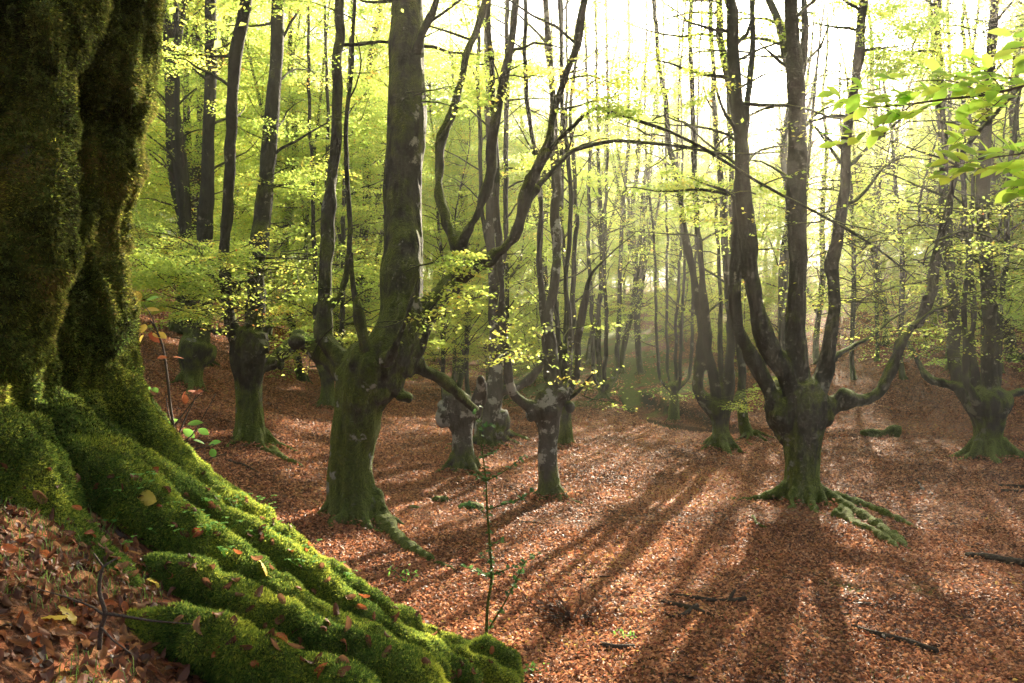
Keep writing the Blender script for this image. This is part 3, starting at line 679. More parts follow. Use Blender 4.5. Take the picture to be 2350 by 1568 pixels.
# ------------------------------------------------------------------ the woods behind: a few kinds of tree, copied
def wood_tree(seed, h=20, r=0.17, pollard=False, low=2.2, dens=0.62, leaf=0.088, spr=7, fork=True, sparse=1.0):
    rg = np.random.default_rng(seed); body, twigs, leaves = Acc(), Acc(), Acc()
    x = np.cumsum(rg.normal(0, 0.24, 9)); y = np.cumsum(rg.normal(0, 0.24, 9)); z = np.linspace(0, h, 9); x -= x[0]; y -= y[0]
    main = np.column_stack([x, y, z - 0.3 * (z == 0), r * (1.25 - 1.05 * (z / h)) + 0.015]); main[0, 3] = r * 1.55
    main[1] = [x[1] * .6, y[1] * .6, z[1] * 0.5, r * 1.05]
    m = catmull(main, 0.5); m[:, 3] *= 1 + 0.08 * noise(m[:, :3], 1.5, seed); tube(body, m, 9)
    stems = [m]
    for k in range(3 if fork else 1):
        i = int(len(m) * rg.uniform(0.12, 0.45)); p = m[i]; a = rg.uniform(0, 6.28); hh = (h - p[2]) * rg.uniform(0.6, 0.95)
        q = [[*p[:3], p[3] * 0.7]]
        for t in (0.12, 0.3, 0.55, 0.8, 1.0):
            o = 0.5 + 1.8 * t; q.append([p[0] + math.cos(a) * o * (t > 0) + rg.normal(0, .12), p[1] + math.sin(a) * o + rg.normal(0, .12), p[2] + hh * t, p[3] * 0.55 * (1 - 0.85 * t) + 0.012])
        s = catmull(np.array(q), 0.5); tube(body, s, 7); stems.append(s)
    for j in range(5):
        a = 2 * math.pi * (j + rg.uniform(-.3, .3)) / 5
        tube(body, np.array([[math.cos(a) * r * .5, math.sin(a) * r * .5, r * 1.8, r * .5], [math.cos(a) * r * 1.6, math.sin(a) * r * 1.6, r * .3, r * .3], [math.cos(a) * r * 3, math.sin(a) * r * 3, -r * .35, r * .12]]), 6)
    for s in stems: dress(s, twigs, leaves, rg, low, step=dens, blen=(1.3, 3.2), leaf=leaf, spr=spr, scale=1.15, tmpl=SPR_FAR, rmax=0.035)
    root = empty('beech_tree', (0, 0, 0))
    obj('trunk', body.mesh('trunk', M_BARKFAR), root)
    obj('branches', twigs.mesh('branches', M_TWIG), root)
    obj('crown', leaves.mesh('crown', M_LEAF, False), root)
    return root
def dup(root):
    r = root.copy(); COL.objects.link(r)
    for c in list(root.children):
        d = c.copy(); COL.objects.link(d); d.parent = r
    return r
PROTO = [wood_tree(101, 21, 0.19, dens=.42), wood_tree(102, 19, 0.14, dens=.42), wood_tree(103, 22, 0.22, dens=.45), wood_tree(104, 17, 0.11, low=1.2, fork=False, dens=.2), wood_tree(105, 20, 0.16, low=2.5, dens=.4), wood_tree(106, 13, 0.08, low=0.8, fork=False, dens=.17)]
print('crowns', [len(p.children[2].data.polygons) for p in PROTO])
used = [False] * len(PROTO)
heroXY = [tuple(h[0].location[:2]) for h in HERO]
placed = list(heroXY)
WOOD = []
def plant(x, y, k, s=1.0, label=None, group=None):
    root = PROTO[k] if not used[k] else dup(PROTO[k]); used[k] = True
    root.location = (x, y, gz(x, y) - 0.02); root.rotation_euler = (0, 0, random.uniform(0, 6.28)); root.scale = (s, s, s * random.uniform(0.9, 1.1))
    tag(root, label, 'tree', group); WOOD.append(root); placed.append((x, y)); return root
# trunks the photograph shows one by one
for (px, D, k, s, lab) in [
    (405, 30, 2, 1.1, 'tall straight beech behind the bank pollards, the one closest to the mossy giant'),
    (340, 36, 4, 1.0, 'dark beech in the shady wood showing just past the edge of the mossy giant'),
    (700, 30, 1, 1.0, 'beech standing behind the gap between the short pale pollard and the thick dark pollard'),
    (848, 33, 0, 1.0, 'pair stemmed beech behind the thick dark pollard, on the side of its mossy left arm'),
    (1425, 46, 4, 1.0, 'slender beech far behind the green flat beyond the small dark pollard'),
    (1472, 45, 0, 0.9, 'slender beech on the green flat beside the stream bend'),
    (1785, 34, 2, 0.9, 'lit beech directly behind the candelabra pollard, between its two left stems'),
    (1878, 40, 1, 1.0, 'thin hazy beech seen between the middle and right stems of the candelabra pollard'),
    (2030, 42, 4, 1.0, 'thin leaning beech in the bright haze above the log on the hillside'),
    (2140, 44, 3, 1.2, 'slim beech on the hillside above the sweeping limb of the broad pollard'),
    (2330, 34, 0, 1.1, 'beech on the hillside just behind the right shoulder of the broad pollard')]:
    X0 = (px - 1175) / FP * D; plant(X0, D, k, s, lab)
def sun_lane(x, y):
    """distance of a tree from the open lane the low sun shines down"""
    dx, dy = x - 4.0, y - 10.0; a = SUN_AZ; return dx * math.cos(a) - dy * math.sin(a)
rr = random.Random(5); tries = 0; n = 0
while n < 120 and tries < 6000:
    tries += 1
    D = 26 + 66 * rr.random() ** 0.8; x = rr.uniform(-0.72 * D - 5, 0.72 * D + 5); y = D
    if min((x - a) ** 2 + (y - b) ** 2 for a, b in placed) < (3.0 + D * 0.025) ** 2: continue
    d, w = stream_dist(np.array([x]), np.array([y]))
    if d[0] < 2.2: continue
    if D < 34 and -4 < x < 16: continue
    if D < 42 and 3 < x < 12: continue
    s = sun_lane(x, y)
    if D < 75 and abs(s) < 2.6 + 0.0 * D: continue
    if D < 64 and abs(s) < 11 and rr.random() < 0.75: continue
    kk = rr.choice([0, 1, 2, 3, 4, 5, 3, 1])
    zone = ('left', 'centre', 'right')[0 if x < -0.2 * D else (1 if x < 0.18 * D else 2)]; far = D > 56
    lab, grp = {
        ('left', False): ('slender beech crowding the shady bank behind the bank pollards', 'beeches on the shady bank'),
        ('left', True): ('distant thin beech at the back of the shady wooded bank', 'distant beeches behind the shady bank'),
        ('centre', False): ('slender beech in the green wood beyond the leafy clearing and stream', 'beeches beyond the clearing'),
        ('centre', True): ('faint distant beech deep in the bright green wood beyond the stream', 'faint beeches deep in the wood'),
        ('right', False): ('slim beech growing on the hazy brown hillside', 'beeches on the brown hillside'),
        ('right', True): ('faint distant beech at the hazy top of the brown hillside', 'faint beeches at the hill top')}[(zone, far)]
    plant(x, y, kk, rr.uniform(0.8, 1.15), lab, grp); n += 1
print('woods', n, tries)
tries = 0; n = 0
while n < 90 and tries < 4000:
    tries += 1; D = rr.uniform(70, 128); x = rr.uniform(-0.7 * D - 5, 0.7 * D + 5)
    if min((x - a) ** 2 + (D - b) ** 2 for a, b in placed) < 20 or abs(sun_lane(x, D)) < 2: continue
    z_ = ('left', 'centre', 'right')[0 if x < -0.2 * D else (1 if x < 0.18 * D else 2)]
    lab, grp = {'left': ('distant thin beech at the back of the shady wooded bank', 'distant beeches behind the shady bank'), 'centre': ('faint distant beech deep in the bright green wood beyond the stream', 'faint beeches deep in the wood'), 'right': ('faint distant beech at the hazy top of the brown hillside', 'faint beeches at the hill top')}[z_]
    plant(x, D, rr.choice([0, 1, 3, 4, 5, 5, 3]), rr.uniform(.9, 1.2), lab, grp); n += 1

tries = 0; n = 0
while n < 70 and tries < 6000:
    tries += 1; D = 27 + 34 * rr.random(); x = rr.uniform(-0.66 * D - 2, 0.7 * D + 3)
    if min((x - a) ** 2 + (D - b) ** 2 for a, b in placed) < 4.5: continue
    d, w = stream_dist(np.array([x]), np.array([D]))
    if d[0] < 1.8 or (D < 32 and -4 < x < 13) or (D < 36 and 2 < x < 9): continue
    z_ = ('left', 'centre', 'right')[0 if x < -0.2 * D else (1 if x < 0.2 * D else 2)]
    lab, grp = {'left': ('thin young beech with leafy low twigs on the shady bank', 'young beeches on the shady bank'), 'centre': ('thin young beech with leafy low twigs beyond the stream bend', 'young beeches beyond the stream'), 'right': ('thin young beech with leafy low twigs on the hazy hillside', 'young beeches on the hillside')}[z_]
    plant(x, D, rr.choice([5, 5, 3]), rr.uniform(.6, .95), lab, grp); n += 1
print('young', n)
def lit(X, Y):
    """where the canopy leaves the floor of the hollow open to the low sun (ground coordinates)"""
    ca, sa = math.cos(SUN_AZ), math.sin(SUN_AZ); ac, al = X * ca - Y * sa, X * sa + Y * ca
    n_ = fbm(np.stack([ac, al * 0.5, 0 * X], -1), 0.62, 301, 3)
    thr = -0.04 - 0.34 * sst(7, 1, np.hypot((X - 4.5) / 1.1, (Y - 9) / 1.6)) - 0.12 * sst(14, 6, np.abs(ac + 0.5)) - 0.16 * sst(9, 5, np.hypot((X - 3.5), (Y - 15) / 1.4))
    thr = thr + 0.5 * sst(-1.0, -2.0, Y) - 1.2 * sst(1.5, 0.9, np.hypot((X + 2.5) / 1.5, Y / 1.1)) - 0.4 * sst(3.2, 1.5, np.hypot(X - 4.2, (Y - 5.5) / 1.6))
    return n_ > thr
TAN = math.tan(SUN_EL)
def open_crown(crown, root, unique=True):
    me = crown.data; n_ = len(me.vertices); c = np.empty(n_ * 3, np.float32); me.vertices.foreach_get('co', c); c = c.reshape(-1, 4, 3)
    M = np.array(root.matrix_world)[:3, :3] if False else np.array(Matrix.LocRotScale(root.location, root.rotation_euler, root.scale)); w = c.mean(1) @ M[:3, :3].T + M[:3, 3]
    t = w[:, 2] / TAN; X_, Y_ = w[:, 0] - math.sin(SUN_AZ) * t, w[:, 1] - math.cos(SUN_AZ) * t
    zone = (X_ > -9) & (X_ < 13) & (Y_ > -6) & (Y_ < 30); wide = (X_ > -20) & (X_ < 30) & (Y_ >= 20) & (Y_ < 58) & ~zone
    lane = (np.hypot((X_ + 2.5) / 1.5, Y_ / 1.1) < 1.15)
    if not (zone | wide).any(): return
    rnd_ = np.random.default_rng(5).random(len(X_))
    k = ~(wide & (rnd_ > 0.35) & (fbm(np.stack([X_, Y_ * .5, 0 * X_], -1), .45, 311, 2) > -0.05)) & (~(zone & lit(X_, Y_)) | (np.random.default_rng(4).random(len(X_)) < np.where(w[:, 2] < 7, 0.12, np.where(w[:, 1] > 34, 0.18, 0.03)))) & ~lane
    if k.all() or not k.any(): return
    a = np.empty(len(c), np.float32); me.attributes['rnd'].data.foreach_get('value', a); m = k.sum()
    crown.data = make_mesh('crown', c[k].reshape(-1, 3), np.arange(m * 4).reshape(-1, 4), M_LEAF, False, a[k])
oc = 0
for root in [h[0] for h in HERO] + WOOD:
    for ch in root.children:
        if ch.name.startswith('crown'): open_crown(ch, root); oc += len(ch.data.polygons)
print('leaves', oc)

LAND = [(200, 'the mossy giant'), (436, 'the straight stemmed bank pollard'), (577, 'the short pale pollard'), (900, 'the thick dark pollard'), (1060, 'the squat broken pollard'), (1130, 'the smooth grey beech'), (1260, 'the slim speckled pollard'), (1386, 'the small dark pollard'), (1547, 'the goblet pollard'), (1655, 'the many stemmed pollard'), (1840, 'the candelabra pollard'), (2060, 'the low sweeping limb'), (2270, 'the broad pollard')]
ORD = ['first', 'second', 'third', 'fourth', 'fifth', 'sixth', 'seventh', 'eighth', 'ninth', 'tenth', 'eleventh', 'twelfth']
keyed = {}
for t in WOOD:
    if 'group' not in t: continue
    D = t.location.y; px = 1175 + t.location.x / D * FP; mark = min(LAND, key=lambda m: abs(m[0] - px))[1]
    kind = 'thin young beech' if t['group'].startswith('young') else ('slender beech' if D < 42 else ('hazy slim beech' if D < 56 else ('faint thin beech' if D < 80 else 'palest distant beech')))
    keyed.setdefault(kind + ' behind ' + mark, []).append((px, t))
for key, lst in keyed.items():
    lst.sort(key=lambda a: a[0])
    for i, (px, t) in enumerate(lst): t['label'] = key if len(lst) == 1 else key + ', %s counted from the left' % ORD[min(i, 11)]
# ------------------------------------------------------------------ the mossy giant in front
g = Acc(); GB = np.array([-1.95, 3.3, 0.0]); GB[2] = gz(GB[0], GB[1])
def gp(pts): return np.array([[*P(a, b, c), d * c / FP] for a, b, c, d in pts])
GSTEM = [
 [(-150,1330,3.2,280),(-150,1150,3.2,250),(-150,950,3.2,225),(-150,700,3.2,215),(-145,450,3.2,225),(-140,200,3.2,235),(-130,-100,3.2,240),(-120,-600,3.2,230)],
 [(70,1250,3.75,190),(90,1050,3.75,160),(110,880,3.75,142),(125,700,3.75,128),(128,520,3.75,125),(140,400,3.75,135),(152,280,3.75,142),(166,120,3.75,152),(174,0,3.75,152),(185,-300,3.75,150),(200,-600,3.75,155)],
 [(60,300,3.3,60),(110,120,3.15,55),(120,-50,3.1,55),(120,-400,3.1,50)],
 [(40,820,3.0,62),(60,600,2.95,50),(66,420,2.95,42),(85,280,2.98,30),(105,160,3.0,28),(110,60,3.0,30)],
]
for s in GSTEM: tube(g, gp(s), 20, per=0.1)
GROOT = [
 [(150,720,3.8,90),(215,860,3.8,75),(290,960,3.75,62),(370,1060,3.7,52),(470,1150,3.7,46),(590,1225,3.75,44),(700,1290,3.8,42),(800,1360,3.85,40),(900,1425,3.85,34),(1000,1480,3.85,28),(1090,1525,3.8,24),(1180,1580,3.75,22)],
 [(40,1000,3.3,110),(130,1060,3.3,95),(230,1110,3.25,82),(330,1170,3.2,72),(430,1240,3.2,60),(520,1300,3.2,55),(640,1370,3.2,50),(760,1440,3.2,46),(880,1500,3.2,46),(1000,1570,3.1,40)],
 [(150,980,3.6,80),(270,1080,3.55,66),(370,1130,3.5,56),(460,1185,3.5,52),(560,1245,3.5,50),(660,1310,3.5,48),(760,1375,3.5,46),(860,1440,3.5,46),(960,1500,3.5,44),(1080,1575,3.4,40)],
 [(-20,1030,3.0,110),(50,1110,2.95,88),(110,1190,2.9,70),(170,1260,2.85,52),(240,1320,2.75,44),(300,1365,2.7,30)],
 [(300,1450,2.45,60),(400,1455,2.42,66),(500,1480,2.4,68),(600,1520,2.38,66),(720,1570,2.35,66),(820,1620,2.3,60)],
 [(340,1320,2.9,48),(430,1350,2.88,54),(540,1390,2.85,54),(650,1440,2.8,56),(780,1500,2.8,60),(900,1560,2.8,60),(1020,1640,2.7,60)],
 [(200,780,3.9,60),(300,930,3.95,48),(400,1060,4.0,40),(510,1150,4.0,34),(620,1230,4.05,28),(720,1300,4.1,20)],
 [(840,1370,4.0,18),(920,1415,4.0,20),(1000,1455,4.0,20),(1070,1490,4.0,22),(1120,1510,3.95,12)],
 [(1060,1495,3.95,26),(1110,1495,3.95,38),(1150,1520,3.9,34),(1185,1570,3.85,22)],
]
for s in GROOT: tube(g, gp(s), 14, per=0.08)
gme = remesh(g, 0.015, 8); v, n = vn(gme)
roots_w = sst(2.9, 2.1, v[:, 2])
flute = 0.06 * fbm(v * [1, 1, 0.3], 3.5, 50, 3) + 0.05 * (1 - 2 * np.abs(noise(v * [1, 1, .16], 5.0, 57))) + 0.032 * (1 - 2 * np.abs(fbm(v * [1, 1, .22], 13.0, 59, 2))) + 0.035 * noise(v * [1, 1, 0.5], 12, 51) + 0.014 * noise(v, 34, 52) + 0.02 * np.maximum(0, noise(v * [1, 1, .6], 7, 58))
cush = 0.045 * fbm(v, 4.5, 54, 3) + 0.018 * noise(v, 18, 55) + 0.007 * noise(v, 50, 56)
v2 = v + n * (flute * (1 - roots_w) + cush * roots_w)[:, None]
v2l = v2 - GB; setv(gme, v2l); gme.name = 'trunk'; gme.materials.append(M_GIANT)
giant = empty('giant_beech', GB); tag(giant, 'huge moss covered beech with twin trunks and thick green roots spilling down the bank', 'tree')
gtr = obj('trunk', gme, giant)
# moss fronds all over it
nf = len(gme.polygons); ar = np.empty(nf, np.float32); gme.polygons.foreach_get('area', ar)
cen = np.empty(nf * 3, np.float32); gme.polygons.foreach_get('center', cen); cen = cen.reshape(-1, 3) + GB
nor = np.empty(nf * 3, np.float32); gme.polygons.foreach_get('normal', nor); nor = nor.reshape(-1, 3)
toc = np.array([0, 0, HC]) - cen; dist = np.linalg.norm(toc, axis=1); face = (nor * toc).sum(1) / dist
infr = (cen[:, 1] > 1.2) & (np.abs(cen[:, 0]) < 0.74 * cen[:, 1] + 0.3) & (cen[:, 2] < HC + 0.5 * cen[:, 1] + .3) & (cen[:, 2] > HC - 0.55 * cen[:, 1] - .3) & (face > -0.45)
below = cen[:, 2] < H(cen[:, 0], cen[:, 1]) - 0.02
wgt = ar * (infr & ~below) / np.maximum(0.7, dist * 0.3)
def tufts(cnt, wsel, length, rg, brown):
    w = wgt * wsel; w = w / w.sum(); i = rg.choice(nf, cnt, p=w)
    e = np.sqrt(ar[i])[:, None]; c = cen[i] + rg.uniform(-0.6, 0.6, (cnt, 3)) * e; nn = nor[i]
    acc = Acc(); base_r = np.clip(0.5 + 0.5 * fbm(c, 5, 70, 2) + rg.normal(0, .16, cnt), 0, 1)
    for b in range(3):
        d = nn * 0.75 + rg.normal(0, 0.55, (cnt, 3)) + np.array([0, 0, -0.35 if not brown else -0.55]); d /= np.linalg.norm(d, axis=1)[:, None]
        s = np.cross(d, nn + rg.normal(0, .5, (cnt, 3))); s /= np.linalg.norm(s, axis=1)[:, None] + 1e-9
        L_ = (length * rg.uniform(0.6, 1.4, cnt))[:, None]; w_ = L_ * (0.2 if not brown else .13)
        v = np.stack([c - s * w_ - nn * .003, c + s * w_ - nn * .003, c + d * L_ + nn * L_ * 0.2], 1).reshape(-1, 3)
        acc.add(v, np.arange(cnt * 3).reshape(-1, 3), np.clip(base_r + rg.normal(0, .1, cnt), 0, 1))
    return acc
zc = cen[:, 2]; rz = sst(3.3, 2.3, zc)
acc = tufts(430000, 0.15 + rz, 0.0075, np.random.default_rng(90), False)
obj('moss', acc.mesh('moss', M_MOSSTUFT, False, off=GB), giant)
acc = tufts(260000, 1.02 - rz, 0.0125, np.random.default_rng(91), True)
obj('hanging_moss', acc.mesh('hanging_moss', M_MOSSBROWN, False, off=GB), giant)
# its own crown, high above the picture, shades the bank
tw, lv = Acc(), Acc(); rg = np.random.default_rng(77)
for s in (GSTEM[0], GSTEM[1]):
    e = gp(s)[-1]; q = [[*e]]
    for j in range(8): q.append([e[0] + rg.normal(0, .25) * j, e[1] - 0.3 * j + rg.normal(0, .2) * j, e[2] + 1.6 * (j + 1), e[3] * (1 - (j + 1) / 9.5)])
    st = catmull(np.array(q), 0.4); tube(tw, st, 12)
    dress(st, tw, lv, rg, 5.4, step=.28, blen=(2.2, 5.5), leaf=.10, spr=7, scale=1.4, tmpl=SPR_FAR, rmax=.07)
obj('branches', tw.mesh('branches', M_GIANT, off=GB), giant); obj('crown', lv.mesh('crown', M_LEAF, False, off=GB), giant)

# ------------------------------------------------------------------ ground surface finder
gv = v2; pl = np.empty(len(gme.loops), np.int32); gme.loops.foreach_get('vertex_index', pl)
ls = np.empty(nf, np.int32); gme.polygons.foreach_get('loop_start', ls); lt = np.empty(nf, np.int32); gme.polygons.foreach_get('loop_total', lt)
keep = np.where((cen[:, 2] < 3.0))[0]
polys = [tuple(pl[ls[i]:ls[i] + lt[i]].tolist()) for i in keep]
BV = BVHTree.FromPolygons([tuple(a) for a in gv.tolist()], polys)
def surf(x, y, top=2.9):
    z = gz(x, y); h = BV.ray_cast(Vector((x, y, top)), Vector((0, 0, -1)))
    if h[0] is not None and h[0].z > z: return h[0].z, h[1], True
    e = 0.03; n_ = Vector((gz(x - e, y) - gz(x + e, y), gz(x, y - e) - gz(x, y + e), 2 * e)).normalized()
    return z, n_, False

# ------------------------------------------------------------------ fallen leaves
def leaf_shape(seed, L_=0.075, curl=1.0, nx=6, ny=4):
    r = np.random.default_rng(seed); c1, c2, tw = r.uniform(-3.2, 3.2) * curl, r.uniform(2.0, 6.5) * curl * r.choice([-1, 1]), r.normal(0, 1.0) * curl
    t = np.linspace(0, 1, nx + 1); s = np.linspace(-1, 1, ny + 1); T, S = np.meshgrid(t, s, indexing='ij')
    wv = 0.33 * np.sin(math.pi * np.clip(T, 0, 1) ** 0.85) ** 0.8 * (1 + 0.06 * np.sin(T * 40)); x = T - 0.5; y = S * wv
    a = c1 * x; xx = np.where(abs(c1) > 1e-3, np.sin(a) / c1, x); zz = (1 - np.cos(a)) / c1
    b = c2 * y; yy = np.sin(b) / c2; z2 = (1 - np.cos(b)) / c2
    z = zz + z2 + 0.022 * np.abs(S) * np.sin(T * 46 - np.abs(S) * 5) + r.normal(0, 0.012, T.shape); ang = tw * x
    V = np.stack([xx, yy * np.cos(ang), z + yy * np.sin(ang)], -1).reshape(-1, 3) * L_
    i = np.arange(nx)[:, None] * (ny + 1); j = np.arange(ny)[None, :]
    return V, np.stack([i + j, i + j + 1, i + ny + 2 + j, i + ny + 1 + j], -1).reshape(-1, 4)
def leaf_mesh(seed, m, **k):
    V, F = leaf_shape(seed, nx=18, ny=6, **k); st = Acc(); st.add(V, F, np.full(len(F), random.random()))
    tube(st, np.array([[-0.5 * 0.075, 0, V[:, 2].min() * .3, .0006], [-0.5 * .075 - .018, .002, 0.004, .0007]]), 4); st.a.setdefault(4, []).append(np.full(4, .1)); st.a.setdefault(3, []).append(np.full(8, .1))
    me = st.mesh('fallen_leaf', m, True); return me
def place_leaf(me, x, y, s=1.0, lift=0.01, tilt=0.5, rot=None):
    z, n_, on = surf(x, y)
    o = obj('fallen_leaf', me); q = (Vector(n_) + Vector((random.gauss(0, tilt), random.gauss(0, tilt), 0))).normalized().to_track_quat('Z', 'Y')
    o.rotation_euler = (q.to_matrix() @ Matrix.Rotation(random.uniform(0, 6.28) if rot is None else rot, 3, 'Z')).to_euler()
    o.location = (x, y, z + lift); o.scale = (s, s, s); return o
random.seed(21)
LM = {k: [leaf_mesh(200 + i * 7 + j * 100, m) for i in range(7)] for j, (k, m) in enumerate((('brown', M_BROWNLEAF), ('tan', M_TANLEAF), ('red', M_REDLEAF)))}
LY = [leaf_mesh(900 + i, M_YELLEAF, curl=0.35) for i in range(3)]
def gnd_at(px, py, lo=1.6, hi=5.0):
    """the first surface met along the line of sight"""
    D = lo
    while D < hi:
        p = P(px, py, D); z, n_, on = surf(p[0], p[1])
        if p[2] <= z: return p[0], p[1]
        D += 0.02
    return None
for (px, py, s, lab) in [(330,1245,1.5,'cream and yellow fallen leaf standing on bright sunlit moss'), (608,1322,1.1,'flat yellow fallen leaf on the shaded moss root'),
      (125,1440,1.4,'pale yellow green fallen leaf among brown leaves in the lower corner'), (355,1355,1.2,'yellow brown fallen leaf lying between the two moss humps'), (160,1425,1.1,'greenish yellow fallen leaf overlapping its paler neighbour')]:
    q = gnd_at(px, py)
    if q: tag(place_leaf(LY[random.randrange(3)], q[0], q[1], s, .02, .5), lab, 'leaf', 'yellow fallen leaves on the mossy bank')
cnt = 0
spots = []
for _ in range(4000):
    if cnt >= 260: break
    px, py = random.uniform(0, 1150), random.uniform(1090, 1568)
    lowleft = (px < 330 + (py - 1250) * 0.1 and py > 1230)
    if not lowleft and random.random() > 0.16: continue
    q = gnd_at(px, py, 1.5, 4.3)
    if q is None or q[1] > 4.4 or any((q[0] - a) ** 2 + (q[1] - b) ** 2 < 0.0011 for a, b in spots): continue
    spots.append(q); z, n_, on = surf(*q)
    k = random.choices(['brown', 'tan', 'red'], [5, 3, 1.3])[0]; me = random.choice(LM[k])
    o = place_leaf(me, q[0], q[1], random.uniform(.5, .9), random.uniform(.002, .02), .6)
    where = 'high on the sunlit mossy roots' if py < 1240 else ('halfway down the mossy roots' if py < 1380 else 'on the lowest shaded mossy humps')
    if on and not lowleft: tag(o, {'brown': 'curled dark brown', 'tan': 'curled pale tan', 'red': 'curled rust red'}[k] + ' beech leaf resting ' + where, 'leaf', k + ' leaves ' + where)
    else: tag(o, {'brown': 'curled dark brown beech leaf in the litter at the foot of the giant', 'tan': 'curled pale tan beech leaf in the litter at the foot of the giant', 'red': 'curled rust red beech leaf in the litter at the foot of the giant'}[k], 'leaf', k + ' leaves in the litter by the giant')
    cnt += 1
print('near leaves', cnt)

rg = np.random.default_rng(41)
acc = Acc()
# thick litter on the bank by the camera
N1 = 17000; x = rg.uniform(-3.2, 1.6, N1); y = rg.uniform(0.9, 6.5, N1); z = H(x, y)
nsh = [leaf_shape(500 + i, nx=4, ny=2) for i in range(12)]
for i in range(N1):
    V, F = nsh[i % 12]; a = rg.uniform(0, 6.28); t1, t2 = rg.normal(0, .5, 2); c, s = math.cos(a), math.sin(a); k = rg.uniform(.42, .8)
    X_, Y_, Z_ = V[:, 0] * k, V[:, 1] * k, V[:, 2] * k; Z_ = Z_ + X_ * t1 + Y_ * t2
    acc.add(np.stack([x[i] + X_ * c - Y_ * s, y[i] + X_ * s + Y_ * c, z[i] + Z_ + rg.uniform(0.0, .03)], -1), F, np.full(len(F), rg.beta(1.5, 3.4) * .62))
# the leafy floor of the hollow
def floor_leaves(n, y0, y1, size, power):
    y = y0 + (y1 - y0) * rg.random(n) ** power; x = (rg.uniform(-1, 1, n)) * (0.66 * y + 1.5); z = H(x, y)
    d, w = stream_dist(x, y); bare = fbm(np.stack([x, y * 1.8, 0 * y], -1), .55, 88, 4); turf = sst(32, 38, y) * sst(-4, 0, x) * sst(12, 8, x) * sst(-.25, .1, fbm(np.stack([x, y, 0 * y], -1), .5, 89, 3)); k = (d > w * .8 + .25 * rg.random(n)) & ((bare < .22) | (rg.random(n) < .35)) & (rg.random(n) > turf * .8); x, y, z = x[k], y[k], z[k]; n = len(x)
    a = rg.uniform(0, 6.28, n); hd = np.stack([np.cos(a), np.sin(a), rg.normal(0, .35, n)], -1); nr = np.stack([rg.normal(0, .55, n), rg.normal(0, .55, n), np.ones(n)], -1)
    leaves_from(np.stack([x, y, z + rg.uniform(0.002, .03, n)], -1), hd, nr, size * rg.uniform(.6, 1.2, n), np.clip(rg.beta(2, 2.2, n) + .3 * fbm(np.stack([x, y, 0 * z], -1), .45, 61, 4), 0, 1), acc, rg, .6, rg.choice([-.18, .2]))
floor_leaves(150000, 5.0, 13, .052, .9); floor_leaves(190000, 9.0, 20, .06, .9); floor_leaves(220000, 15, 34, .08, .9); floor_leaves(110000, 28, 54, .13, .9)
for h in HERO:
    bx, by, bz = h[0].location; r0 = max(0.22, h[1][0][0, 3]); m = int(900 * r0 / .4)
    aa = rg.uniform(0, 6.28, m); rad = r0 * (1.0 + np.abs(rg.normal(0, .9, m))); x, y = bx + rad * np.cos(aa), by + rad * np.sin(aa)
    z = H(x, y) + rg.uniform(0, 1, m) * np.clip(0.16 * (2.4 - rad / r0), 0.01, .12); a = rg.uniform(0, 6.28, m)
    leaves_from(np.stack([x, y, z], -1), np.stack([np.cos(a), np.sin(a), rg.normal(0, .35, m)], -1), np.stack([rg.normal(0, .55, m), rg.normal(0, .55, m), np.ones(m)], -1), .07 * rg.uniform(.7, 1.3, m), rg.beta(2, 2.2, m), acc, rg, .6, .2)
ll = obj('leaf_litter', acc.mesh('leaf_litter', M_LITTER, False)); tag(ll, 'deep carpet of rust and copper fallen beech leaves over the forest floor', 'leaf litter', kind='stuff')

# ------------------------------------------------------------------ grass, sorrel, twigs by the giant
def blades(n, area, h, rg, accg):
    x = rg.uniform(area[0], area[1], n); y = rg.uniform(area[2], area[3], n); z = H(x, y); a = rg.uniform(0, 6.28, n)
    keep_ = noise(np.stack([x, y, z], -1), 3, 5) > -0.1; x, y, z, a = x[keep_], y[keep_], z[keep_], a[keep_]; n = len(x)
    L_ = h * rg.uniform(.5, 1.3, n); b = rg.uniform(.3, 1.1, n)
    dx, dy = np.cos(a), np.sin(a); w = .0012 + 0 * x
    r0 = np.stack([x - dy * w, y + dx * w, z], -1); r1 = np.stack([x + dy * w, y - dx * w, z], -1)
    m0 = np.stack([x + dx * L_ * b * .35 - dy * w, y + dy * L_ * b * .35 + dx * w, z + L_ * .6], -1); m1 = m0 + np.stack([2 * dy * w, -2 * dx * w, 0 * x], -1)
    t = np.stack([x + dx * L_ * b, y + dy * L_ * b, z + L_ * (.95 - .35 * b)], -1)
    v = np.stack([r0, r1, m1, m0, t], 1).reshape(-1, 3); i = np.arange(n)[:, None] * 5; rn = rg.random(n)
    accg.add(v, i + np.array([[0, 1, 2, 3]]), rn); accg.f.setdefault(3, []).append(i + np.array([[3, 2, 4]]) + accg.n - len(v)); accg.a.setdefault(3, []).append(rn)
ag = Acc(); blades(6000, (-2.0, -0.3, 1.4, 3.2), .05, rg, ag); blades(900, (.6, 3.5, 5.4, 9), .09, rg, ag)
tag(obj('grass', ag.mesh('grass', M_GRASS, False)), 'fine short grass blades growing through the leaves by the roots', 'grass', kind='stuff')

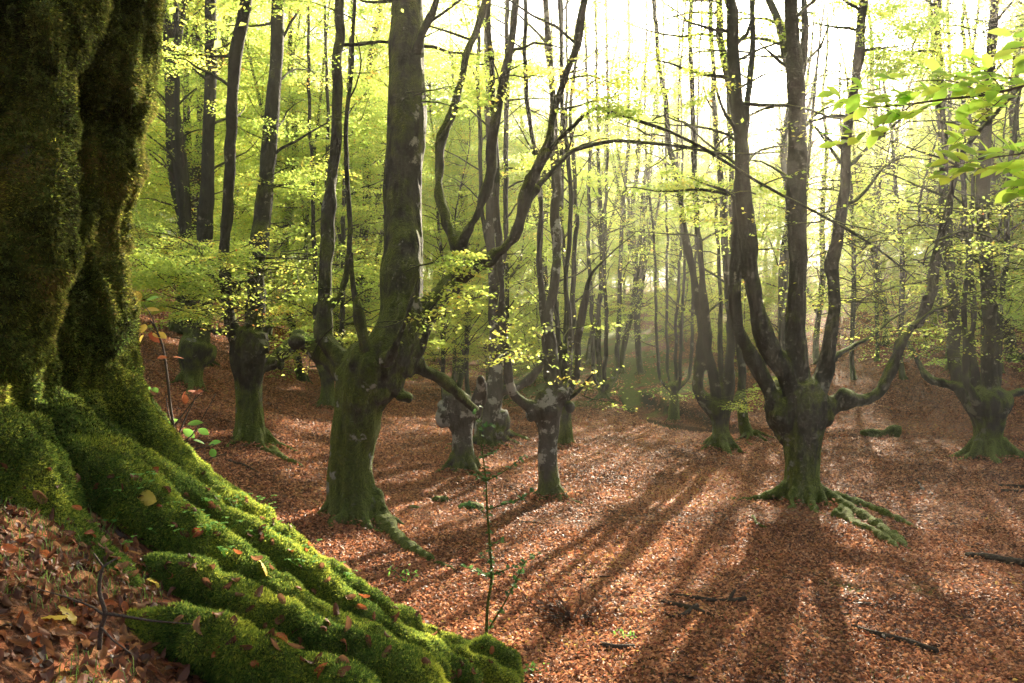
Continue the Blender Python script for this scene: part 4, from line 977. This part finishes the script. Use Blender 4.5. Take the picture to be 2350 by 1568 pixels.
def sorrel_mesh():
    a = Acc()
    for k in range(5):
        x, y, h = random.gauss(0, .03), random.gauss(0, .03), random.uniform(.03, .05)
        tube(a, np.array([[x * .3, y * .3, 0, .0007], [x, y, h, .0006]]), 4, cap=False); a.a.setdefault(4, []).append(np.full(4, .5))
        for j in range(3):
            t = j * 2.09 + k; c, s = math.cos(t), math.sin(t); L_ = .014
            v = [(x, y, h), (x + (c * .7 - s * .6) * L_, y + (s * .7 + c * .6) * L_, h - .001), (x + c * L_ * 1.05, y + s * L_ * 1.05, h - .004), (x + (c * .7 + s * .6) * L_, y + (s * .7 - c * .6) * L_, h - .001)]
            a.add(np.array(v), [[0, 1, 2, 3]], [random.random()])
    return a.mesh('wood_sorrel', M_SORREL, False)
SM = [sorrel_mesh() for _ in range(4)]
for (px, py) in [(560,1165),(590,1170),(545,1175),(480,1190),(610,1185),(640,1195),(400,1180),(455,1215),(470,1240),(510,1225),(300,1200),(270,1190),(310,1160),(370,1240),(430,1260),(490,1265),(520,1290),(640,1260),(690,1280),(760,1310),(800,1335),(830,1330),(700,1340),(240,1225),(285,1270),(600,1240)]:
    q = gnd_at(px, py)
    if not q: continue
    z, n_, on = surf(*q); o = obj('wood_sorrel', random.choice(SM), None, (q[0], q[1], z + .004)); o.rotation_euler = (0, 0, random.uniform(0, 6.28)); s = random.uniform(.8, 1.25); o.scale = (s, s, s)
    tag(o, 'small clump of bright green wood sorrel on the mossy roots', 'plant', 'wood sorrel clumps on the mossy roots')

def stick(name, label, pts, cat='branch', m=M_WOOD, side=(), per=.06, group=None):
    """pts: world x,y,r rows laid on the surface; optional 4th = lift"""
    base = None; rows = []
    for p in pts:
        z, n_, on = surf(p[0], p[1]) if p[1] < 4.5 else (gz(p[0], p[1]), None, None)
        rows.append([p[0], p[1], z + p[2] * .8 + (p[3] if len(p) > 3 else 0), p[2]])
    rows = np.array(rows); B = rows[0, :3].copy(); a = Acc(); c = catmull(rows, per); c[:, :3] += .35 * c[:, 3:4] * np.stack([noise(c[:, :3], 6, 1), noise(c[:, :3], 6, 2), noise(c[:, :3], 6, 3)], -1); c[:, 3] *= 1 + .18 * noise(c[:, :3], 9, 4)
    tube(a, c, 8)
    for (k, dx, dy, dz, r) in side:
        p = c[int(k * (len(c) - 1))]; tube(a, np.array([[*p[:3], r], [p[0] + dx * .5, p[1] + dy * .5, p[2] + dz * .6, r * .8], [p[0] + dx, p[1] + dy, p[2] + dz, r * .4]]), 6)
    o = obj(name, a.mesh(name, m, off=B), None, B); tag(o, label, cat, group); return o
def fstick(label, pp, m=M_WOOD, side=(), **k):
    pts = []; pp = [(a, b, c * .72) for a, b, c in pp]
    for (px, py, r) in pp: x, y = gxy(px, py); pts.append((x, y, r))
    return stick('fallen_branch', label, pts, side=side, m=m, **k)
fstick('long dark fallen branch lying across the sunlit leaves in the lower corner of the clearing', [(1955,1443,.035),(2010,1462,.05),(2080,1480,.05),(2150,1500,.045)], side=[(.45,-.1,-.25,.06,.02)])
fstick('short brown fallen branch beside the shadow of the middle stem', [(1938,1380,.02),(1980,1388,.03),(2030,1398,.025)])
fstick('thick dark fallen branch running out of the picture below the mossy roots', [(2215,1280,.05),(2280,1290,.07),(2360,1305,.07)])
fstick('thin pale fallen branch lying above the thick dark one', [(2215,1255,.02),(2270,1268,.025),(2330,1285,.02)])
fstick('knobbly crooked fallen branch, topmost of the crossed sticks on the shaded leaves', [(1535,1368,.02),(1600,1378,.03),(1660,1385,.035),(1712,1386,.05)], side=[(.8,.1,.1,.1,.025)])
fstick('long dark fallen stick under the knobbly one in the crossed pile', [(1518,1383,.025),(1570,1398,.04),(1640,1420,.03)])
fstick('short split fallen stick lying across the long dark stick', [(1560,1420,.03),(1600,1398,.045)])
fstick('small stick by itself below the crossed pile', [(1515,1408,.02),(1550,1420,.02)])
fstick('pale thin bent branch at the clearing bottom edge', [(1500,1550,.012),(1560,1553,.016),(1600,1565,.014)])
fstick('grey forked branch lying by the candelabra pollard, out on the open leaves', [(2108,1110,.035),(2118,1125,.04),(2140,1138,.035)], side=[(.5,-.25,-.2,.02,.02)])
fstick('pale straight branch at the picture edge, upper of the pair', [(2292,1118,.05),(2330,1121,.055),(2380,1124,.055)])
fstick('pale straight branch at the picture edge, lower of the pair', [(2292,1130,.04),(2330,1131,.045),(2380,1134,.045)])
fstick('curved mossy branch beside the long shadow, left of the candelabra pollard', [(1728,1188,.04),(1738,1205,.035),(1760,1215,.02)], m=M_BARKMOSS)
fstick('short dark stick on the leaves midway to the crossed pile', [(1645,1272,.02),(1690,1283,.025)])
fstick('slim fallen stick curving below the slim speckled pollard', [(1520,1280,.012),(1570,1292,.018),(1620,1310,.012)])
fstick('rotten pale log piece near the moss hump', [(1378,1483,.03),(1420,1492,.045),(1455,1488,.03)])
fstick('fallen branch on the bank between the giant roots and the short pale pollard', [(520,1060,.03),(560,1070,.04),(590,1085,.02)])
fstick('slender stick reaching along the bank below the thick dark pollard', [(960,1090,.02),(1000,1083,.03)])
fstick('dark branch lying on the leaves between the thick dark and the slim speckled pollards', [(1150,1290,.015),(1100,1295,.02),(1060,1280,.01)])
for k, (px, py, L_, an) in enumerate([(1690,1310,.5,.3),(1790,1330,.4,-.2),(1905,1420,.35,.5),(1330,1330,.4,.1),(1480,1240,.5,-.1),(2050,1330,.35,.2),(2190,1400,.5,-.3),(2260,1450,.5,.2),(1660,1490,.4,.4),(1350,1180,.6,.1),(1560,1120,.5,-.2),(2010,1110,.6,.1),(1180,1200,.5,0),(930,1330,.3,.4)]):
    x, y = gxy(px, py); tag(stick('twig', 'short bare twig lying flat on the leaf litter of the clearing', [(x, y, .008), (x + L_ / 2 * math.cos(an), y + L_ / 2 * math.sin(an) + .04, .011), (x + L_ * math.cos(an), y + L_ * math.sin(an), .006)], 'twig'), None, None, 'bare twigs on the leaf litter')

# forked twig standing in the front corner
q = [gnd_at(a, b) for a, b in ((228, 1480), (243, 1400), (228, 1340), (236, 1290))]
if all(q):
    B = P(228, 1480, 2.05); rows = np.array([[*P(228,1490,2.05), .006], [*P(232,1440,2.04), .006], [*P(243,1408,2.03), .0055], [*P(228,1360,2.03), .005], [*P(237,1300,2.03), .004], [*P(270,1280,2.05), .002]])
    a = Acc(); tube(a, catmull(rows, .02), 6)
    for r in ([(243,1408,.0045),(290,1415,.004),(350,1425,.003),(440,1432,.0015)], [(243,1415,.0045),(215,1395,.003),(150,1370,.002),(60,1345,.0015)], [(236,1300,.003),(215,1270,.0018)], [(232,1440,.003),(260,1470,.0025),(300,1500,.002)]):
        tube(a, catmull(np.array([[*P(x_, y_, 2.03), r_] for x_, y_, r_ in r]), .03), 5)
    tag(obj('twig', a.mesh('twig', M_TWIG, off=B), None, B), 'grey forked dead twig poking up from the leaves in the front corner', 'twig')

# ------------------------------------------------------------------ saplings
def leafy(acc, p, d, L_, rnd, nrm=(0, -.3, 1), seed=0, wide=.3):
    """one shaped leaf with a folded midrib"""
    d = np.array(d, float); d /= np.linalg.norm(d); n_ = np.array(nrm, float); n_ -= d * (n_ @ d); n_ /= np.linalg.norm(n_) + 1e-9; s = np.cross(n_, d)
    t = np.array([0, .12, .3, .5, .7, .87, 1.0]); w = np.array([.03, .55, .92, 1, .8, .42, .02]) * wide; dr = -.12 * t ** 2
    v = []
    for ti, wi, di in zip(t, w, dr):
        wob = 1 + .1 * math.sin(ti * 37 + seed)
        c = np.asarray(p) + d * ti * L_ + n_ * di * L_
        v += [c + s * wi * wob * L_ + n_ * wi * .22 * L_, c, c - s * wi * wob * L_ + n_ * wi * .22 * L_]
    f = []
    for i in range(6): f += [[3 * i, 3 * i + 1, 3 * i + 4, 3 * i + 3], [3 * i + 1, 3 * i + 2, 3 * i + 5, 3 * i + 4]]
    acc.add(np.array(v), f, np.full(len(f), rnd))

# overhanging leafy branches, close by, entering from the side
def near_branch(label, paths, D, leafsets, seed):
    rg = np.random.default_rng(seed); tw, lv = Acc(), Acc(); B = P(paths[0][0][0], paths[0][0][1], D)
    for path in paths:
        pts = np.array([[*P(a, b, D + (c[0] if c else 0)), r * D / FP] for a, b, r, *c in path]); tube(tw, catmull(pts, .03), 6)
        s = np.linalg.norm(pts[-1, :3] - pts[0, :3])
    for (a, b, dx, dy, L_) in leafsets:
        dD = rg.uniform(-.12, .12); p = P(a, b, D + dD); e = np.array([dx, rg.normal(0, .45), -dy]); q = p - e / np.linalg.norm(e) * .018
        tube(tw, np.array([[*q, .0012], [*p, .0009]]), 4, cap=False)
        leafy(lv, p, e, L_ * D / FP * rg.uniform(.9, 1.15), rg.random(), (rg.normal(0, .3), -.55 + rg.normal(0, .35), 1), rg.integers(99), .31)
    o = empty('beech_branch', B); obj('twigs', tw.mesh('twigs', M_TWIG, off=B), o); obj('leaves', lv.mesh('leaves', M_LEAFNEAR, True, off=B), o); tag(o, label, 'branch')
def along(path, n, L_, rg, spread=18, y0=0):
    out = []; P_ = np.array([[p[0], p[1]] for p in path], float); s = np.concatenate([[0], np.cumsum(np.linalg.norm(np.diff(P_, axis=0), axis=1))])
    for i in range(n):
        t = s[-1] * (i + rg.random()) / n; x = np.interp(t, s, P_[:, 0]); y = np.interp(t, s, P_[:, 1]); sg = 1 if i % 2 else -1
        out.append((x + rg.normal() * 6, y + y0 + sg * rg.uniform(0, spread), -1 + rg.normal() * .35, sg * rg.uniform(-.1, .7) + rg.normal() * .2, L_))
    return out
r_ = np.random.default_rng(3)
p1 = [(2420,180,3.5),(2350,198,3.2),(2260,218,3),(2170,228,2.6),(2080,240,2.2),(1990,247,1.6),(1960,244,1)]
p2 = [(2260,218,1.8),(2200,190,1.4),(2120,185,1.2),(2040,200,1),(1960,215,.8),(1900,235,.6)]
p3 = [(2100,238,1.6),(2060,262,1.3),(2020,290,1),(1970,310,.8),(1910,325,.6)]
p4 = [(2300,205,1.6),(2270,170,1.3),(2220,140,1)]
p5 = [(2330,200,1.5),(2290,235,1.3),(2250,270,1.1),(2220,300,.9),(2190,330,.7)]
lf = along(p1, 30, 44, r_, 32) + along(p2, 48, 42, r_, 28) + along(p3, 26, 38, r_, 18) + along(p4, 18, 46, r_, 24) + along(p5, 26, 40, r_, 28)
near_branch('sunlit beech branch with large glowing leaves reaching in before the bright haze', [p1, p2, p3, p4, p5], 3.3, lf, 61)
p6 = [(2420,340,2.4),(2350,352,2),(2280,362,1.7),(2210,375,1.3),(2150,395,.9)]
p7 = [(2420,120,2),(2350,108,1.6),(2320,112,1.2)]
p8 = [(2420,430,1.5),(2350,420,1.2),(2320,435,1)]
lf = along(p6, 46, 44, r_, 34) + along(p7, 14, 52, r_, 30) + along(p8, 20, 44, r_, 20)
near_branch('shaded beech twigs with drooping green leaves just below the sunlit beech branch', [p6, p7, p8], 3.6, lf, 62)

# sapling with a few turning leaves beside the giant
def sapling():
    D = 4.6; tw, ly, lg, lr = Acc(), Acc(), Acc(), Acc(); B = P(430, 1130, D); B[2] = min(B[2], gz(B[0], B[1]))
    main = [(432,1150,5),(415,1075,4),(404,1010,3.6),(392,940,3.2),(382,850,3),(372,790,2.6),(358,755,2.2),(345,735,1.6)]
    def pt(l, dd=0): return np.array([[*P(a, b, D + dd), r * D / FP] for a, b, r in l])
    m = pt(main); m = np.vstack([[B[0], B[1], B[2] - .05, m[0, 3]], m]); tube(tw, catmull(m, .05), 6)
    for l in ([(404,1010,2.5),(425,960,2),(445,920,1.5),(455,890,1)], [(398,980,2),(440,925,1.4),(468,895,.9)], [(400,1000,2),(385,940,1.2),(380,900,.8)], [(358,755,1.5),(345,720,1.2),(330,700,.8)], [(365,770,1.5),(350,760,1),(340,750,.8)], [(410,1040,2.5),(450,1030,2),(490,1020,1.2)], [(415,1075,2.5),(460,1060,2),(520,1040,1)], [(405,1020,2),(440,1000,1.5),(495,905,1)]): tube(tw, catmull(pt(l), .04), 5)
    for (a, b, dx, dy, L_, k) in [(322,690,-.6,-.9,40,'y'),(305,712,-.9,-.6,44,'y'),(312,700,.2,1,38,'y'),(330,712,1,-.1,44,'y'),(335,690,.9,-.3,40,'g'),(325,765,-.1,-1,40,'y'),(350,765,.9,.2,52,'y'),(340,765,.6,.4,46,'r'),(330,770,-.4,.4,34,'y'),
        (428,898,-.6,.7,34,'r'),(430,898,.9,.2,44,'r'),(425,905,.1,.9,30,'r'),(440,905,.9,-.3,40,'r'),(345,895,-1,-.1,34,'g'),(410,965,-.9,.2,40,'g'),(430,975,.9,-.2,42,'g'),(420,985,.8,.5,44,'g'),(455,985,.8,.3,38,'g'),(470,1020,-.6,-.5,36,'g'),(478,1022,.8,-.3,40,'g'),(485,1030,.5,.6,36,'g'),(350,890,.8,.4,30,'g'),(395,820,1,.05,34,'b'),(360,822,1,-.1,30,'b')]:
        acc_ = {'y': ly, 'g': lg, 'r': lr, 'b': lr}[k]; p = P(a, b, D + random.uniform(-.1, .1)); leafy(acc_, p, (dx, random.gauss(0, .5), -dy), L_ * .8 * D / FP, random.random(), (random.gauss(0, .4), -.7, 1), 1, .28)
    o = empty('beech_sapling', B); obj('stem', tw.mesh('stem', M_TWIG, off=B), o)
    for nm, ac, mm in (('leaves', ly, M_YELLEAF), ('leaves', lg, M_SORREL), ('leaves', lr, M_REDLEAF)): 
        q = obj(nm, ac.mesh(nm, mm, True, off=B), o); q['label'] = {'M': ''}.get(nm, {M_YELLEAF.name: 'orange and yellow leaves at the sapling top', M_SORREL.name: 'green leaves low on the sapling', M_REDLEAF.name: 'withered red brown leaves'}[mm.name])
    tag(o, 'spindly sapling with orange, yellow and green leaves beside the mossy giant', 'sapling')
sapling()

# holly sapling
def holly():
    D = 7.2; rg = np.random.default_rng(8); tw, lv = Acc(), Acc(); x0, y0 = P(1115, 1455, D)[:2]; B = np.array([x0, y0, gz(x0, y0)])
    dz = 0
    def pt(l): return np.array([[*P(a, b, D), r * D / FP] for a, b, r in l])
    main = pt([(1118,1400,3.6),(1128,1330,3.2),(1124,1250,2.8),(1118,1170,2.4),(1115,1100,1.9),(1108,1045,1.5),(1103,985,1.1),(1108,935,.8)])
    main = np.vstack([[*B, 5 * D / FP], main]); tube(tw, catmull(main, .08), 7)
    br = [[(1118,1170,1.8),(1180,1150,1.4),(1220,1130,.8)], [(1118,1180,1.8),(1090,1165,1.2),(1065,1160,.7)], [(1115,1105,1.8),(1160,1080,1.3),(1205,1045,.8)], [(1113,1100,1.6),(1085,1090,1),(1068,1080,.7)], [(1110,1050,1.5),(1140,1035,1),(1150,1020,.7)], [(1126,1320,2),(1180,1300,1.6),(1240,1270,1)],
          [(1126,1325,1.8),(1090,1310,1.2),(1065,1300,.8)], [(1124,1440,2.4),(1160,1380,1.8),(1185,1330,1.2),(1205,1290,.8)], [(1105,985,1.2),(1130,975,.8)], [(1104,990,1.2),(1090,950,.8)], [(1126,1250,1.4),(1150,1240,1)], [(1127,1290,1.4),(1100,1270,1)]]
    for b in [None] + br:
        pts = catmull(pt(b), .05) if b else catmull(main, .05)[int(len(main) * 1):]
        if b: tube(tw, pts, 5)
        n_ = int(len(pts) * (3.2 if b else 1.6))
        for i in range(n_):
            p = pts[rg.integers(len(pts))][:3]
            if b is None and p[2] < B[2] + .7: continue
            d = rg.normal(0, 1, 3); d[2] = d[2] * .5 + .1; d /= np.linalg.norm(d); nn = np.array([rg.normal(0, .5), rg.normal(-.3, .5), 1]); nn -= d * (nn @ d); nn /= np.linalg.norm(nn); s = np.cross(nn, d); L_ = rg.uniform(.032, .055)
            t = [0, .2, .32, .5, .62, .8, 1]; w = [.04, .42, .2, .45, .2, .34, 0]      # spiny outline
            v = []
            for ti, wi in zip(t, w): c = p + d * ti * L_; v += [c + s * wi * L_ + nn * wi * .3 * L_, c, c - s * wi * L_ + nn * wi * .3 * L_]
            f = []
            for k in range(6): f += [[3 * k, 3 * k + 1, 3 * k + 4, 3 * k + 3], [3 * k + 1, 3 * k + 2, 3 * k + 5, 3 * k + 4]]
            lv.add(np.array(v), f, np.full(12, rg.random()))
    o = empty('holly_sapling', B); obj('stem', tw.mesh('stem', M_BARKMOSS, off=B), o); obj('leaves', lv.mesh('leaves', M_HOLLY, False, off=B), o)
    tag(o, 'tall thin holly sapling with spiny green leaves growing behind the moss hump', 'sapling')
holly()

# withered brown plant on the floor, small seedlings
def bush(name, label, px, py, w, h, m, n, seed, L_=.06, cat='plant'):
    rg = np.random.default_rng(seed); x, y = gxy(px, py); B = np.array([x, y, gz(x, y)]); tw, lv = Acc(), Acc()
    for i in range(n):
        a = rg.uniform(0, 6.28); q = side_branch(tw, B, (math.cos(a) * w, math.sin(a) * w, h * rg.uniform(.3, 1.4)), math.hypot(w, h) * rg.uniform(.5, 1), .004, rg)
        for k in range(9):
            p = q[rg.integers(2, len(q)), :3] + rg.normal(0, .02, 3); leafy(lv, p, rg.normal(0, 1, 3) + [0, 0, -.6 if m is M_BROWNLEAF else .1], L_ * rg.uniform(.7, 1.2), rg.random(), rg.normal(0, .5, 3) + [0, -.2, 1], 2, .22)
    o = empty(name, B); obj('stem', tw.mesh('stem', M_TWIG, off=B), o); obj('leaves', lv.mesh('leaves', m, False, off=B), o); tag(o, label, cat)
bush('withered_shrub', 'withered brown shrub of drooping dead leaves on the leaf litter beyond the holly', 1310, 1425, .6, .25, M_BROWNLEAF, 46, 5, .07, 'shrub')
bush('seedling', 'small pale green seedling on the leaves below the long mossy root', 935, 1345, .08, .3, M_SORREL, 5, 6, .05)
bush('seedling', 'low green seedling beside the moss hump at the picture bottom', 1245, 1545, .2, .1, M_SORREL, 5, 7, .05)
bush('seedling', 'tiny green seedling on open leaves between the withered shrub and the rotten log', 1430, 1470, .15, .06, M_SORREL, 4, 8, .045)

# mossy log on the hillside foot, and moss cushions
def log():
    rows = []
    for (px, py, r) in [(1975,990,.06),(2000,993,.15),(2030,993,.13),(2045,992,.2),(2064,992,.2)]: x, y = gxy(px, py + 8); rows.append([x, y, gz(x, y) + r * .6, r])
    a = Acc(); tube(a, np.array(rows), 14, per=.08); me = remesh(a, .035, 2); v, n_ = vn(me); B = np.array(rows[0][:3]); setv(me, v + n_ * (.11 * fbm(v, 3, 5, 3))[:, None] - B); me.materials.append(M_BARKMOSS)
    tag(obj('log', me, None, B), 'mossy fallen log at the foot of the brown hillside', 'log')
log()
for i, (px, py, s, lab) in enumerate([(1010,1150,.18,'moss cushion below the squat pollard, on open leaves'), (1080,1168,.25,'mossy stone at the base of the squat pollard'), (1440,945,.5,'mossy undercut block at the stream bend'), (950,1168,.12,'tiny moss cushion above the long mossy root')]):
    x, y = gxy(px, py); a = Acc(); ball(a, (0, 0, s * .1), (s, s * .7, s * .45)); me = remesh(a, s * .12, 1); v, n_ = vn(me); setv(me, v + n_ * (s * .25 * fbm(v + i * 9, 2.5 / s * .5, 5, 3))[:, None]); me.materials.append(M_BARKMOSS)
    tag(obj('mossy_stone', me, None, (x, y, gz(x, y))), lab, 'stone')

# ------------------------------------------------------------------ haze
bpy.context.view_layer.update()
HZT = 1.0 + max((o.matrix_world @ Vector(c)).z for o in SC.objects if o.type == 'MESH' for c in o.bound_box)
print('top', HZT)
def haze():
    m, N, L = mat('haze_air'); pv = N.new('ShaderNodeVolumePrincipled')
    pv.inputs['Color'].default_value = (1.0, 0.97, 0.84, 1); pv.inputs['Density'].default_value = 0.0008; pv.inputs['Anisotropy'].default_value = 0.74
    o = N.new('ShaderNodeOutputMaterial'); L.new(pv.outputs[0], o.inputs['Volume'])
    x0, x1, y0, y1, z0, z1 = -112, 112, -62, 152, -2.8, HZT
    v = np.array([[x, y, z] for x in (x0, x1) for y in (y0, y1) for z in (z0, z1)], float)
    f = [[0, 1, 3, 2], [4, 6, 7, 5], [0, 4, 5, 1], [2, 3, 7, 6], [0, 2, 6, 4], [1, 5, 7, 3]]
    h = obj('haze', make_mesh('haze', v, np.array(f), m, False)); tag(h, 'pale sunlit morning haze hanging through the wood', 'haze', kind='stuff')
haze()
